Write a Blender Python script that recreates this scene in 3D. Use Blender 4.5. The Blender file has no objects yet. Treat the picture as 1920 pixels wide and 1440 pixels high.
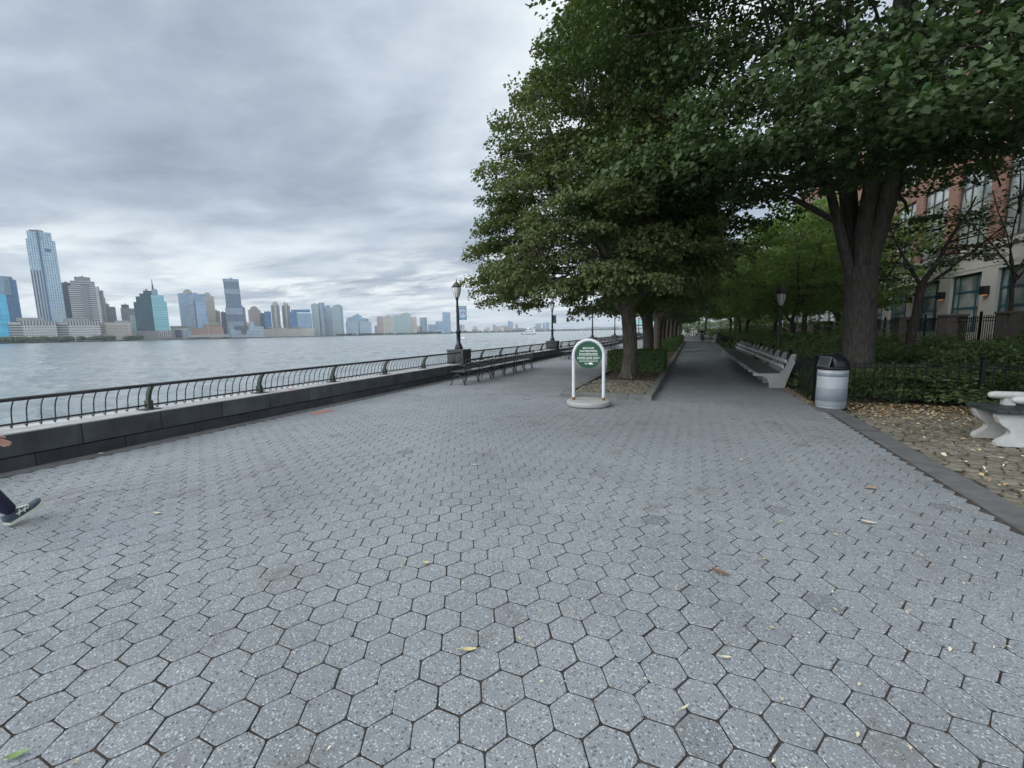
SKY_ROT = -40; SKY_LOC = (5.7,3.1,0); WATER_BUMP = .55; WAVE = .75; HAZE = 8.5e-5
import bpy, bmesh, math, random
import numpy as np
from mathutils import Vector, Matrix
R = math.radians
scene = bpy.context.scene
COL = scene.collection
rng = np.random.default_rng(7)
random.seed(7)

# ------------------------------------------------------------------ helpers
class MB:
    def __init__(s):
        s.v = []; s.f = []; s.sm = []; s.mi = []; s.cur = 0
    def add(s, vs, fs, smooth=False):
        o = len(s.v); s.v += [tuple(p) for p in vs]
        for f in fs:
            s.f.append(tuple(i + o for i in f)); s.sm.append(smooth); s.mi.append(s.cur)
    def box(s, x0, x1, y0, y1, z0, z1, mat=None):
        vs = [(x0,y0,z0),(x1,y0,z0),(x1,y1,z0),(x0,y1,z0),(x0,y0,z1),(x1,y0,z1),(x1,y1,z1),(x0,y1,z1)]
        if mat is not None: vs = [tuple(mat @ Vector(p)) for p in vs]
        s.add(vs, [(0,3,2,1),(4,5,6,7),(0,1,5,4),(1,2,6,5),(2,3,7,6),(3,0,4,7)])
    def tube(s, pts, rad, n=8, cap=True, smooth=True):
        pts = [Vector(p) for p in pts]
        if not hasattr(rad, '__len__'): rad = [rad] * len(pts)
        rings = []; up = None
        for i, p in enumerate(pts):
            d = (pts[min(i+1, len(pts)-1)] - pts[max(i-1, 0)])
            if d.length < 1e-9: d = Vector((0,0,1))
            d.normalize()
            if up is None:
                a = Vector((1,0,0)) if abs(d.x) < .9 else Vector((0,1,0))
                up = (a - d * a.dot(d)).normalized()
            else:
                up = up - d * up.dot(d)
                up = up.normalized() if up.length > 1e-6 else Vector((1,0,0))
            sd = d.cross(up)
            rings.append([p + (up * math.cos(2*math.pi*k/n) + sd * math.sin(2*math.pi*k/n)) * rad[i] for k in range(n)])
        vs = [q for r_ in rings for q in r_]; fs = []
        for i in range(len(pts)-1):
            for k in range(n):
                a = i*n+k; b = i*n+(k+1) % n
                fs.append((a, b, b+n, a+n))
        s.add(vs, fs, smooth)
        if cap:
            s.add(rings[0], [tuple(reversed(range(n)))]); s.add(rings[-1], [tuple(range(n))])
    def lathe(s, prof, n=24, c=(0,0,0), smooth=True):
        vs = []; fs = []
        for r_, z in prof:
            for k in range(n):
                a = 2*math.pi*k/n; vs.append((c[0]+r_*math.cos(a), c[1]+r_*math.sin(a), c[2]+z))
        m = len(prof)
        for i in range(m-1):
            for k in range(n):
                a = i*n+k; b = i*n+(k+1) % n; fs.append((a, b, b+n, a+n))
        s.add(vs, fs, smooth)
        s.add(vs[:n], [tuple(reversed(range(n)))]); s.add(vs[-n:], [tuple(range(n))])
    def prism(s, poly, a, b, axis='y', mat=None):
        """poly: 2-D outline; axis y -> (x,z) outline pushed from y=a to y=b; axis z -> (x,y); axis x -> (y,z)"""
        def P(p, t):
            return (p[0], t, p[1]) if axis == 'y' else (p[0], p[1], t) if axis == 'z' else (t, p[0], p[1])
        n = len(poly)
        vs = [P(p, a) for p in poly] + [P(p, b) for p in poly]
        if mat is not None: vs = [tuple(mat @ Vector(p)) for p in vs]
        fs = [tuple(range(n)), tuple(reversed(range(n, 2*n)))] + [(i, n+i, n+(i+1) % n, (i+1) % n) for i in range(n)]
        s.add(vs, fs)
    def ball(s, c, rx, ry, rz, n=12, m=8):
        vs = []; fs = []
        for i in range(m+1):
            t = math.pi*i/m
            for k in range(n):
                a = 2*math.pi*k/n
                vs.append((c[0]+rx*math.sin(t)*math.cos(a), c[1]+ry*math.sin(t)*math.sin(a), c[2]+rz*math.cos(t)))
        for i in range(m):
            for k in range(n):
                a = i*n+k; b = i*n+(k+1) % n; fs.append((a, a+n, b+n, b))
        s.add(vs, fs, True)
    def build(s, name, mat, parent=None, bevel=0, loc=None, seg=2):
        me = bpy.data.meshes.new(name)
        me.from_pydata(s.v, [], s.f); 
        me.polygons.foreach_set('use_smooth', s.sm)
        mats = mat if isinstance(mat, (list, tuple)) else [mat]
        for m in mats: me.materials.append(m)
        if len(mats) > 1: me.polygons.foreach_set('material_index', s.mi)
        bm = bmesh.new(); bm.from_mesh(me); bmesh.ops.recalc_face_normals(bm, faces=bm.faces); bm.to_mesh(me); bm.free()
        me.update()
        o = bpy.data.objects.new(name, me); COL.objects.link(o)
        if parent is not None: o.parent = parent
        if loc is not None: o.location = loc
        if bevel:
            b = o.modifiers.new('bevel', 'BEVEL'); b.width = bevel; b.segments = seg; b.limit_method = 'ANGLE'; b.angle_limit = R(40)
        return o

def tag(o, label=None, cat=None, group=None, kind=None):
    if label: o['label'] = label
    if cat: o['category'] = cat
    if group: o['group'] = group
    if kind: o['kind'] = kind
    return o
def thing(name, label, cat, loc=(0,0,0), rz=0, group=None):
    o = bpy.data.objects.new(name, None); COL.objects.link(o)
    o.location = loc; o.rotation_euler = (0,0,rz); o.empty_display_size = .2
    return tag(o, label, cat, group)
def dup(root, loc, rz=None, label=None, group=None, scale=None):
    r = root.copy(); COL.objects.link(r); r.location = loc
    if rz is not None: r.rotation_euler = (0,0,rz)
    if scale is not None: r.scale = scale
    if label: r['label'] = label
    if group: r['group'] = group
    for ch in list(root.children):
        c = ch.copy(); COL.objects.link(c); c.parent = r
        for g in list(ch.children):
            d = g.copy(); COL.objects.link(d); d.parent = c
    return r
def arr_mesh(name, V, F, mats, smooth=False, mi=None):
    """V (n,3), F (m,k) uniform polygons"""
    me = bpy.data.meshes.new(name); V = np.asarray(V, np.float32); F = np.asarray(F, np.int32); k = F.shape[1]
    me.vertices.add(len(V)); me.vertices.foreach_set('co', V.ravel())
    me.loops.add(F.size); me.loops.foreach_set('vertex_index', F.ravel())
    me.polygons.add(len(F)); me.polygons.foreach_set('loop_start', np.arange(0, F.size, k, dtype=np.int32))
    try: me.polygons.foreach_set('loop_total', np.full(len(F), k, np.int32))
    except Exception: pass
    me.polygons.foreach_set('use_smooth', np.full(len(F), smooth))
    for m in (mats if isinstance(mats, (list, tuple)) else [mats]): me.materials.append(m)
    if mi is not None: me.polygons.foreach_set('material_index', np.asarray(mi, np.int32))
    me.update(calc_edges=True); me.validate()
    return me
def obj(name, me, parent=None, loc=None):
    o = bpy.data.objects.new(name, me); COL.objects.link(o)
    if parent is not None: o.parent = parent
    if loc is not None: o.location = loc
    return o

# ------------------------------------------------------------------ materials
def nt(name):
    m = bpy.data.materials.new(name); m.use_nodes = True
    t = m.node_tree; t.nodes.clear()
    out = t.nodes.new('ShaderNodeOutputMaterial')
    return m, t, out
def N(t, ty, **kw):
    n = t.nodes.new(ty)
    for k, v in kw.items():
        if k in n.inputs.keys(): n.inputs[k].default_value = v
        else: setattr(n, k, v)
    return n
def L(t, a, b): t.links.new(a, b)
def math_(t, op, a, b=None, c=None):
    n = t.nodes.new('ShaderNodeMath'); n.operation = op
    for i, x in enumerate((a, b, c)):
        if x is None: continue
        if isinstance(x, (int, float)): n.inputs[i].default_value = x
        else: t.links.new(x, n.inputs[i])
    return n.outputs[0]
def mixc(t, fac, a, b, blend='MIX'):
    n = t.nodes.new('ShaderNodeMix'); n.data_type = 'RGBA'; n.blend_type = blend
    for s, x in ((n.inputs[0], fac), (n.inputs[6], a), (n.inputs[7], b)):
        if isinstance(x, (int, float)): s.default_value = x
        elif isinstance(x, (tuple, list)): s.default_value = (*x[:3], 1)
        else: t.links.new(x, s)
    return n.outputs[2]
def ramp(t, fac, stops):
    n = t.nodes.new('ShaderNodeValToRGB'); e = n.color_ramp.elements
    while len(e) < len(stops): e.new(.5)
    for q, (p, c) in zip(e, stops):
        q.position = p; q.color = (*c, 1) if hasattr(c, '__len__') else (c, c, c, 1)
    t.links.new(fac, n.inputs[0]); return n.outputs[0]
def mr(t, v, a, b, c, d):
    n = t.nodes.new('ShaderNodeMapRange'); 
    for i, x in enumerate((a, b, c, d)): n.inputs[i+1].default_value = x
    t.links.new(v, n.inputs[0]); return n.outputs[0]
def noise(t, vec, scale, detail=3, rough=.55, dist=0):
    n = N(t, 'ShaderNodeTexNoise', Scale=scale, Detail=detail, Roughness=rough, Distortion=dist)
    if vec is not None: t.links.new(vec, n.inputs['Vector'])
    return n.outputs['Fac']
def mapping(t, vec, scale=(1,1,1), rot=(0,0,0), loc=(0,0,0)):
    n = N(t, 'ShaderNodeMapping'); n.inputs['Scale'].default_value = scale; n.inputs['Rotation'].default_value = rot; n.inputs['Location'].default_value = loc
    t.links.new(vec, n.inputs['Vector']); return n.outputs[0]
def bump(t, h, strength=.3, dist=.01, normal=None):
    n = N(t, 'ShaderNodeBump'); n.inputs['Strength'].default_value = strength; n.inputs['Distance'].default_value = dist
    t.links.new(h, n.inputs['Height'])
    if normal is not None: t.links.new(normal, n.inputs['Normal'])
    return n.outputs[0]
def principled(t, out, col, rough=.6, spec=.4, metal=0, normal=None):
    p = N(t, 'ShaderNodeBsdfPrincipled')
    if isinstance(col, (tuple, list)): p.inputs['Base Color'].default_value = (*col[:3], 1)
    else: L(t, col, p.inputs['Base Color'])
    if isinstance(rough, (int, float)): p.inputs['Roughness'].default_value = rough
    else: L(t, rough, p.inputs['Roughness'])
    p.inputs['Specular IOR Level'].default_value = spec; 
    if isinstance(metal, (int, float)): p.inputs['Metallic'].default_value = metal
    else: L(t, metal, p.inputs['Metallic'])
    if normal is not None: L(t, normal, p.inputs['Normal'])
    L(t, p.outputs[0], out.inputs[0]); return p
def M(name, col, rough=.6, var=.15, vs=4., bmp=0., bs=40., metal=0., spec=.4, dirt=0., dirtcol=(.08,.07,.05), ds=1.5, bdist=.01):
    m, t, out = nt(name); tc = N(t, 'ShaderNodeTexCoord').outputs['Object']
    n1 = noise(t, tc, vs, 4)
    dark = tuple(c*(1-var) for c in col); lite = tuple(min(1, c*(1+var)) for c in col)
    c = mixc(t, mr(t, n1, .3, .7, 0, 1), dark, lite)
    if dirt:
        c = mixc(t, mr(t, noise(t, tc, ds, 5, .7), .5, .75, 0, dirt), c, dirtcol)
    nm = bump(t, noise(t, tc, bs, 4), bmp, bdist) if bmp else None
    rr = mr(t, noise(t, tc, vs*2.3, 3), .3, .7, max(.03, rough-.08), min(1, rough+.08))
    principled(t, out, c, rr, spec, metal, nm); return m

def mat_leaf(name, c1, c2, under, hue=(.2,.25,.05), hamt=.3, tr=.30, cs=.6):
    m, t, out = nt(name); g = N(t, 'ShaderNodeNewGeometry'); tc = N(t, 'ShaderNodeTexCoord').outputs['Object']
    c = mixc(t, g.outputs['Random Per Island'], c1, c2)
    c = mixc(t, mr(t, noise(t, tc, cs, 3), .45, .7, 0, hamt), c, hue)
    c = mixc(t, g.outputs['Backfacing'], c, under)
    p = N(t, 'ShaderNodeBsdfPrincipled'); L(t, c, p.inputs['Base Color']); p.inputs['Roughness'].default_value = .55; p.inputs['Specular IOR Level'].default_value = .22
    tl = N(t, 'ShaderNodeBsdfTranslucent'); L(t, mixc(t, .5, c, (.12,.2,.02)), tl.inputs[0])
    mx = N(t, 'ShaderNodeMixShader'); mx.inputs[0].default_value = tr
    L(t, p.outputs[0], mx.inputs[1]); L(t, tl.outputs[0], mx.inputs[2]); L(t, mx.outputs[0], out.inputs[0]); return m
def mat_bark(name, col, k=1.0):
    m, t, out = nt(name); tc = N(t, 'ShaderNodeTexCoord').outputs['Object']
    v = mapping(t, tc, (9*k, 9*k, 1.6*k)); n1 = noise(t, v, 2.2, 6, .65, .4)
    n2 = noise(t, tc, 1.3, 4)
    c = mixc(t, mr(t, n1, .35, .65, 0, 1), tuple(x*.5 for x in col), tuple(x*1.35 for x in col))
    c = mixc(t, mr(t, n2, .5, .72, 0, .45), c, (.06,.07,.035))
    principled(t, out, c, .9, .2, 0, bump(t, n1, .9, .025)); return m
def mat_paver(name, base, speck=.8, dark=.0):
    m, t, out = nt(name); g = N(t, 'ShaderNodeNewGeometry'); tc = N(t, 'ShaderNodeTexCoord').outputs['Object']
    ri = g.outputs['Random Per Island']
    k = ramp(t, ri, [(0, .62), (.006, .68), (.010, .955), (.5, 1.0), (1, 1.04)])
    c = mixc(t, 1.0, base, k, 'MULTIPLY')
    big = noise(t, tc, .55, 5, .62)
    c = mixc(t, mr(t, big, .42, .66, 0, .6), c, tuple(x*.64 for x in base))
    # worn, damp looking stretch of paving between the sign and the open square
    dv = N(t, 'ShaderNodeVectorMath', operation='DISTANCE'); L(t, mapping(t, tc, (.42,.62,0), (0,0,0), (.75,-4.6,0)), dv.inputs[0]); dv.inputs[1].default_value = (0,0,0)
    damp = mr(t, math_(t, 'ADD', dv.outputs['Value'], math_(t, 'MULTIPLY', math_(t, 'SUBTRACT', big, .5), 2.6)), .35, 1.25, .42, 0)
    c = mixc(t, damp, c, tuple(x*.5 for x in base))
    st = noise(t, tc, 3.3, 5, .7)
    c = mixc(t, mr(t, st, .56, .74, 0, .5), c, (base[0]*.62, base[1]*.6, base[2]*.58))
    warm = noise(t, tc, .9, 4, .6)
    c = mixc(t, mr(t, warm, .58, .75, 0, .09), c, (.22,.18,.12))
    v1 = N(t, 'ShaderNodeTexVoronoi', Scale=115.0); L(t, tc, v1.inputs['Vector'])
    sx = N(t, 'ShaderNodeSeparateColor'); L(t, v1.outputs['Color'], sx.inputs[0])
    fl = math_(t, 'MULTIPLY', math_(t, 'GREATER_THAN', sx.outputs[0], .80), mr(t, v1.outputs['Distance'], .25, .5, 1, 0))
    c = mixc(t, math_(t, 'MULTIPLY', fl, speck), c, (.72,.74,.75))
    v2 = N(t, 'ShaderNodeTexVoronoi', Scale=62.0); L(t, mapping(t, tc, (1,1,1), (0,0,.4), (3,2,0)), v2.inputs['Vector'])
    s2 = N(t, 'ShaderNodeSeparateColor'); L(t, v2.outputs['Color'], s2.inputs[0])
    c = mixc(t, math_(t, 'MULTIPLY', math_(t, 'MULTIPLY', math_(t, 'GREATER_THAN', s2.outputs[0], .74), mr(t, v2.outputs['Distance'], .22, .46, 1, 0)), speck), c, (.60,.63,.65))
    c = mixc(t, math_(t, 'MULTIPLY', math_(t, 'MULTIPLY', math_(t, 'GREATER_THAN', s2.outputs[1], .70), mr(t, v2.outputs['Distance'], .25, .5, 1, 0)), speck*.9), c, (.06,.065,.07))
    v3 = N(t, 'ShaderNodeTexVoronoi', Scale=2.6); L(t, mapping(t, tc, (1,1,.01)), v3.inputs['Vector'])
    s3 = N(t, 'ShaderNodeSeparateColor'); L(t, v3.outputs['Color'], s3.inputs[0])
    gum = math_(t, 'MULTIPLY', math_(t, 'LESS_THAN', math_(t, 'ADD', v3.outputs['Distance'], math_(t, 'MULTIPLY', noise(t, tc, 24, 2), .05)), math_(t, 'MULTIPLY', s3.outputs[0], .085)), math_(t, 'GREATER_THAN', s3.outputs[1], .35))
    c = mixc(t, math_(t, 'MULTIPLY', gum, .6), c, (.07,.072,.075))
    brn = noise(t, tc, 1.7, 6, .68, .4)
    c = mixc(t, mr(t, brn, .57, .72, 0, .55), c, (.135,.112,.088))
    gr = noise(t, tc, 130, 3, .7)
    c = mixc(t, mr(t, gr, .3, .7, 0, 1), mixc(t, .66, c, (.03,.03,.032)), c)
    h = math_(t, 'ADD', gr, math_(t, 'MULTIPLY', noise(t, tc, 45, 3), 1.5))
    principled(t, out, c, .72, .35, 0, bump(t, h, .35, .003)); return m
def mat_facade(name, wall, win, fl=3.6, bay=3.2, fz=(.3,.8), fu=(.2,.8), wr=.15, wallrough=.7, jit=.4, metal=0., band=None):
    """a wall with a regular grid of glazing; u runs along whichever face is seen, z is height"""
    m, t, out = nt(name); tcn = N(t, 'ShaderNodeTexCoord'); sp = N(t, 'ShaderNodeSeparateXYZ'); L(t, tcn.outputs['Object'], sp.inputs[0])
    sn = N(t, 'ShaderNodeSeparateXYZ'); L(t, tcn.outputs['Normal'], sn.inputs[0])
    ax = math_(t, 'ABSOLUTE', sn.outputs[0]); ay = math_(t, 'ABSOLUTE', sn.outputs[1])
    sel = math_(t, 'GREATER_THAN', ax, ay)
    u = math_(t, 'ADD', math_(t, 'MULTIPLY', sel, sp.outputs[1]), math_(t, 'MULTIPLY', math_(t, 'SUBTRACT', 1.0, sel), sp.outputs[0]))
    ub = math_(t, 'DIVIDE', math_(t, 'ADD', u, 4000.0), bay); zb = math_(t, 'DIVIDE', math_(t, 'ADD', sp.outputs[2], 36.0), fl)
    fu_ = math_(t, 'FRACT', ub); fz_ = math_(t, 'FRACT', zb)
    def inside(v, r_): return math_(t, 'MULTIPLY', math_(t, 'GREATER_THAN', v, r_[0]), math_(t, 'LESS_THAN', v, r_[1]))
    mk = math_(t, 'MULTIPLY', inside(fu_, fu), inside(fz_, fz))
    mk = math_(t, 'MULTIPLY', mk, math_(t, 'LESS_THAN', math_(t, 'ABSOLUTE', sn.outputs[2]), .5))
    cv = N(t, 'ShaderNodeCombineXYZ'); L(t, math_(t, 'FLOOR', ub), cv.inputs[0]); L(t, math_(t, 'FLOOR', zb), cv.inputs[1]); L(t, sel, cv.inputs[2])
    wn = N(t, 'ShaderNodeTexWhiteNoise'); L(t, cv.outputs[0], wn.inputs[0])
    wc = mixc(t, math_(t, 'MULTIPLY', wn.outputs[0], jit), win, tuple(min(1, x*1.9+.05) for x in win))
    nn = noise(t, tcn.outputs['Object'], .03, 3)
    wl = mixc(t, mr(t, nn, .3, .7, 0, 1), tuple(x*.86 for x in wall), tuple(min(1, x*1.1) for x in wall))
    if band:
        bz = math_(t, 'FRACT', math_(t, 'DIVIDE', sp.outputs[2], band[0]))
        wl = mixc(t, math_(t, 'LESS_THAN', bz, band[1]), wl, band[2])
    c = mixc(t, mk, wl, wc)
    rr = mr(t, mk, 0, 1, wallrough, wr)
    principled(t, out, c, rr, .5, math_(t, 'MULTIPLY', mk, metal)); return m
# ------------------------------------------------------------------ camera
cam_d = bpy.data.cameras.new('camera'); cam = bpy.data.objects.new('camera', cam_d); COL.objects.link(cam)
cam_d.sensor_width = 36; cam_d.lens = 781/1920*36; cam_d.clip_start = .05; cam_d.clip_end = 60000
cam.location = (0,0,1.70)
cam.matrix_world = Matrix.Translation((0,0,1.70)) @ Matrix.Rotation(R(23.4), 4, 'Z') @ Matrix.Rotation(math.pi/2-.1248, 4, 'X') @ Matrix.Rotation(-.020, 4, 'Z')
scene.camera = cam
scene.view_settings.view_transform = 'Standard'; scene.view_settings.look = 'None'
scene.view_settings.exposure = 0.35; scene.view_settings.gamma = 1
scene.cycles.max_bounces = 6; scene.cycles.diffuse_bounces = 3; scene.cycles.glossy_bounces = 3
scene.cycles.transmission_bounces = 4; scene.cycles.volume_bounces = 0; scene.cycles.transparent_max_bounces = 6
scene.cycles.use_denoising = True
try: scene.cycles.denoiser = 'OPENIMAGEDENOISE'
except Exception: pass

# ------------------------------------------------------------------ sky and sun
SUN_EL, SUN_AZ = R(34), R(-128)     # azimuth from +Y towards +X: the brighter side is over the river
w = bpy.data.worlds.new('World'); scene.world = w; w.use_nodes = True
t = w.node_tree; t.nodes.clear()
wo = t.nodes.new('ShaderNodeOutputWorld'); bg = t.nodes.new('ShaderNodeBackground'); L(t, bg.outputs[0], wo.inputs[0])
bg.inputs['Strength'].default_value = .1
sk = t.nodes.new('ShaderNodeTexSky'); sk.sky_type = 'NISHITA'; sk.sun_disc = False; sk.sun_elevation = SUN_EL; sk.sun_rotation = SUN_AZ
tc = t.nodes.new('ShaderNodeTexCoord').outputs['Generated']
sp = t.nodes.new('ShaderNodeSeparateXYZ'); L(t, tc, sp.inputs[0])
zc = math_(t, 'MAXIMUM', sp.outputs[2], 0.0)
dz = math_(t, 'ADD', zc, .10)
px_ = math_(t, 'DIVIDE', sp.outputs[0], dz); py_ = math_(t, 'DIVIDE', sp.outputs[1], dz)
cv = t.nodes.new('ShaderNodeCombineXYZ'); L(t, px_, cv.inputs[0]); L(t, py_, cv.inputs[1])
plane = cv.outputs[0]
# soft lumpy cloud banks lying across the river, finer billows inside them
bank = noise(t, mapping(t, plane, (.55,.80,1), (0,0,R(SKY_ROT)), SKY_LOC), .85, 3, .5, .35)
fine = noise(t, mapping(t, plane, (1.0,1.45,1), (0,0,R(SKY_ROT+8)), (3.1,1.7,0)), 1.7, 8, .60, .2)
wisp = noise(t, mapping(t, plane, (.55,1.0,1), (0,0,R(SKY_ROT-6)), (8.3,2.2,0)), 1.7, 7, .60, .35)
dens = math_(t, 'ADD', math_(t, 'MULTIPLY', bank, .68), math_(t, 'MULTIPLY', fine, .32))
# the heavy bank hangs low over the far shore
heavy = ramp(t, zc, [(.10, 0), (.19, .055), (.30, .045), (.45, .0)])
dens = math_(t, 'ADD', dens, heavy)
col = ramp(t, dens, [(.36, (.92,.98,1.0)), (.43, (.72,.795,.865)), (.49, (.57,.645,.73)), (.55, (.43,.50,.595)), (.64, (.30,.36,.45))])
# breaks of white light low in the sky, where one looks out under the cloud deck
low = ramp(t, zc, [(0, .75), (.03, .95), (.11, 1.0), (.17, .75), (.23, .0)])
gap = mr(t, math_(t, 'ADD', math_(t, 'MULTIPLY', wisp, .65), math_(t, 'MULTIPLY', fine, .35)), .455, .575, .05, .95)
lowmask = math_(t, 'MINIMUM', math_(t, 'MULTIPLY', low, gap), 1.0)
col = mixc(t, lowmask, col, (.95,1.0,1.01))
# overcast deck is brightest overhead, out of the picture
col = mixc(t, mr(t, zc, .60, .92, 0, 1), col, (1.25,1.32,1.42))
# unseen sky behind the camera is boosted to light the fronts of things
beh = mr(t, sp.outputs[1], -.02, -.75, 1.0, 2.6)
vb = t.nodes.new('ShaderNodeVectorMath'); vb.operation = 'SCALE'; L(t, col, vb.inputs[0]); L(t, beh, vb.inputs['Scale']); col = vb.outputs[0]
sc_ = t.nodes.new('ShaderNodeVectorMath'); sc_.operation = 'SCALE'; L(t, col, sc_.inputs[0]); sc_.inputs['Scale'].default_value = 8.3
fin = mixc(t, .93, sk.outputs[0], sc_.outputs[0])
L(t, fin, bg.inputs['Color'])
sd = bpy.data.lights.new('sun', 'SUN'); sd.energy = 1.5; sd.angle = R(38); sd.color = (1,.97,.92)
so = bpy.data.objects.new('sun', sd); COL.objects.link(so)
sdir = Vector((math.cos(SUN_EL)*math.sin(SUN_AZ), math.cos(SUN_EL)*math.cos(SUN_AZ), math.sin(SUN_EL)))
so.rotation_euler = (-sdir).to_track_quat('-Z', 'Y').to_euler(); so.location = (0,0,60)

# ------------------------------------------------------------------ shared materials
BLACK_IRON = M('black iron paint', (.018,.019,.023), .38, .3, 14, .15, 90, 0, .5, .25, (.05,.045,.04))
LAMP_IRON = M('weathered black lamp paint', (.022,.021,.025), .42, .35, 9, .15, 60, 0, .5, .3, (.07,.05,.045))
RAIL_IRON = M('dark bronze rail paint', (.026,.024,.027), .40, .3, 8, .12, 60, 0, .5, .3, (.06,.05,.04))
POST_IRON = M('dark green post paint', (.032,.042,.034), .5, .25, 8, .12, 60, 0, .4, .25, (.07,.06,.05))
GREEN_IRON = M('dark green fence paint', (.006,.008,.008), .5, .3, 10, .1, 60, 0, .2)
GRANITE = M('dark wall granite', (.066,.070,.075), .5, .35, 2.2, .3, 120, 0, .4, .75, (.030,.029,.029), 1.3)
GRANITE2 = M('dark lower wall granite', (.050,.053,.058), .55, .25, 2.6, .25, 120, 0, .4, .6, (.028,.027,.026), 1.1)
def block_tone(m, lo, hi):
    t = m.node_tree; g = N(t, 'ShaderNodeNewGeometry'); p = [n for n in t.nodes if n.type == 'BSDF_PRINCIPLED'][0]; s = p.inputs['Base Color'].links[0].from_socket
    k = ramp(t, g.outputs['Random Per Island'], [(0, lo), (1, hi)]); st = mapping(t, N(t, 'ShaderNodeTexCoord').outputs['Object'], (6,6,.7))
    k2 = ramp(t, noise(t, st, 1.1, 5, .65), [(.35, .8), (.5, 1.0), (.62, 1.0), (.72, 1.45)])
    L(t, mixc(t, 1.0, mixc(t, 1.0, s, k, 'MULTIPLY'), k2, 'MULTIPLY'), p.inputs['Base Color'])
block_tone(GRANITE, .78, 1.22); block_tone(GRANITE2, .75, 1.2)
SKYLIT_TOP = M('sky-lit granite top', (.40,.405,.40), .6, .2, 3, .3, 140, 0, .4, .45, (.16,.155,.14), 1.6)  # sky light on the wall top put into a paler stone colour
KERB = M('grey granite kerb', (.165,.163,.155), .75, .18, 5, .3, 130, 0, .3, .5, (.07,.065,.055), 1.7)
STRIP = M('dark asphalt strip', (.115,.116,.116), .85, .2, 5, .4, 160, 0, .3, .4, (.05,.048,.043), 1.5)
COBBLE = M('mossy cobblestone', (.145,.132,.105), .85, .35, 3.2, .5, 60, 0, .3, .6, (.075,.085,.035), .9)
SOIL = M('leafy soil', (.052,.040,.027), .95, .5, 7, .8, 50, 0, .2, .5, (.05,.065,.022), 1.1, .02)
SOILMOSS = M('mossy soil', (.085,.068,.042), .95, .5, 6, .8, 50, 0, .2, .6, (.06,.075,.025), 1.4, .02)
CONC = M('pale bench concrete', (.33,.325,.305), .8, .12, 5, .3, 120, 0, .3, .4, (.24,.235,.21), 2.5)
CONCW = M('white bench concrete', (.41,.41,.395), .8, .16, 5, .4, 110, 0, .3, .6, (.22,.22,.195), 2.2)
SLATG = M('dark green slat paint', (.022,.034,.034), .5, .4, 9, .2, 70, 0, .4, .3, (.07,.08,.075), 4)
SLATSKY = M('slat paint with sky sheen', (.62,.64,.64), .5, .1, 9, .1, 70, 0, .4, .3, (.4,.4,.38), 4)  # sky reflected by the leaning back slats is put into their colour
SLATB = M('glossy black slat paint', (.020,.021,.026), .22, .3, 10, .1, 40, 0, .6)
WHITEP = M('white enamel tube', (.58,.595,.61), .4, .08, 6, .1, 60, 0, .5, .4, (.5,.48,.45), 5)
RUST = M('rust stain', (.20,.10,.05), .8, .4, 20)
CONCB = M('round concrete base', (.33,.328,.315), .8, .15, 6, .3, 130, 0, .3, .5, (.22,.21,.19), 3)
SIGNG = M('sign green', (.018,.075,.040), .4, .12, 6)
WHITE = M('white lettering', (.78,.79,.76), .5, .08, 30)
BINM = M('grey enamelled bin steel', (.30,.325,.35), .5, .1, 4, .05, 60, .0, .5, .25, (.2,.21,.22), 3)
BINM2 = M('darker grey bin band', (.17,.19,.215), .55, .1, 4, .05, 60, .0, .5)
BINL = M('black plastic lid', (.008,.009,.012), .4, .25, 6, .05, 60, 0, .3)
def mat_lampglass():
    m, t, out = nt('frosted lamp glass'); p = principled(t, out, (.84,.83,.79), .3, .5); p.inputs['Transmission Weight'].default_value = .15; return m
LGLASS = mat_lampglass()
BARK = mat_bark('grey linden bark', (.105,.092,.076)); BARK2 = mat_bark('dark garden bark', (.085,.072,.060), 1.4)
BARKBIG = mat_bark('smooth grey bark', (.066,.060,.054), 1.2)

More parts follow.
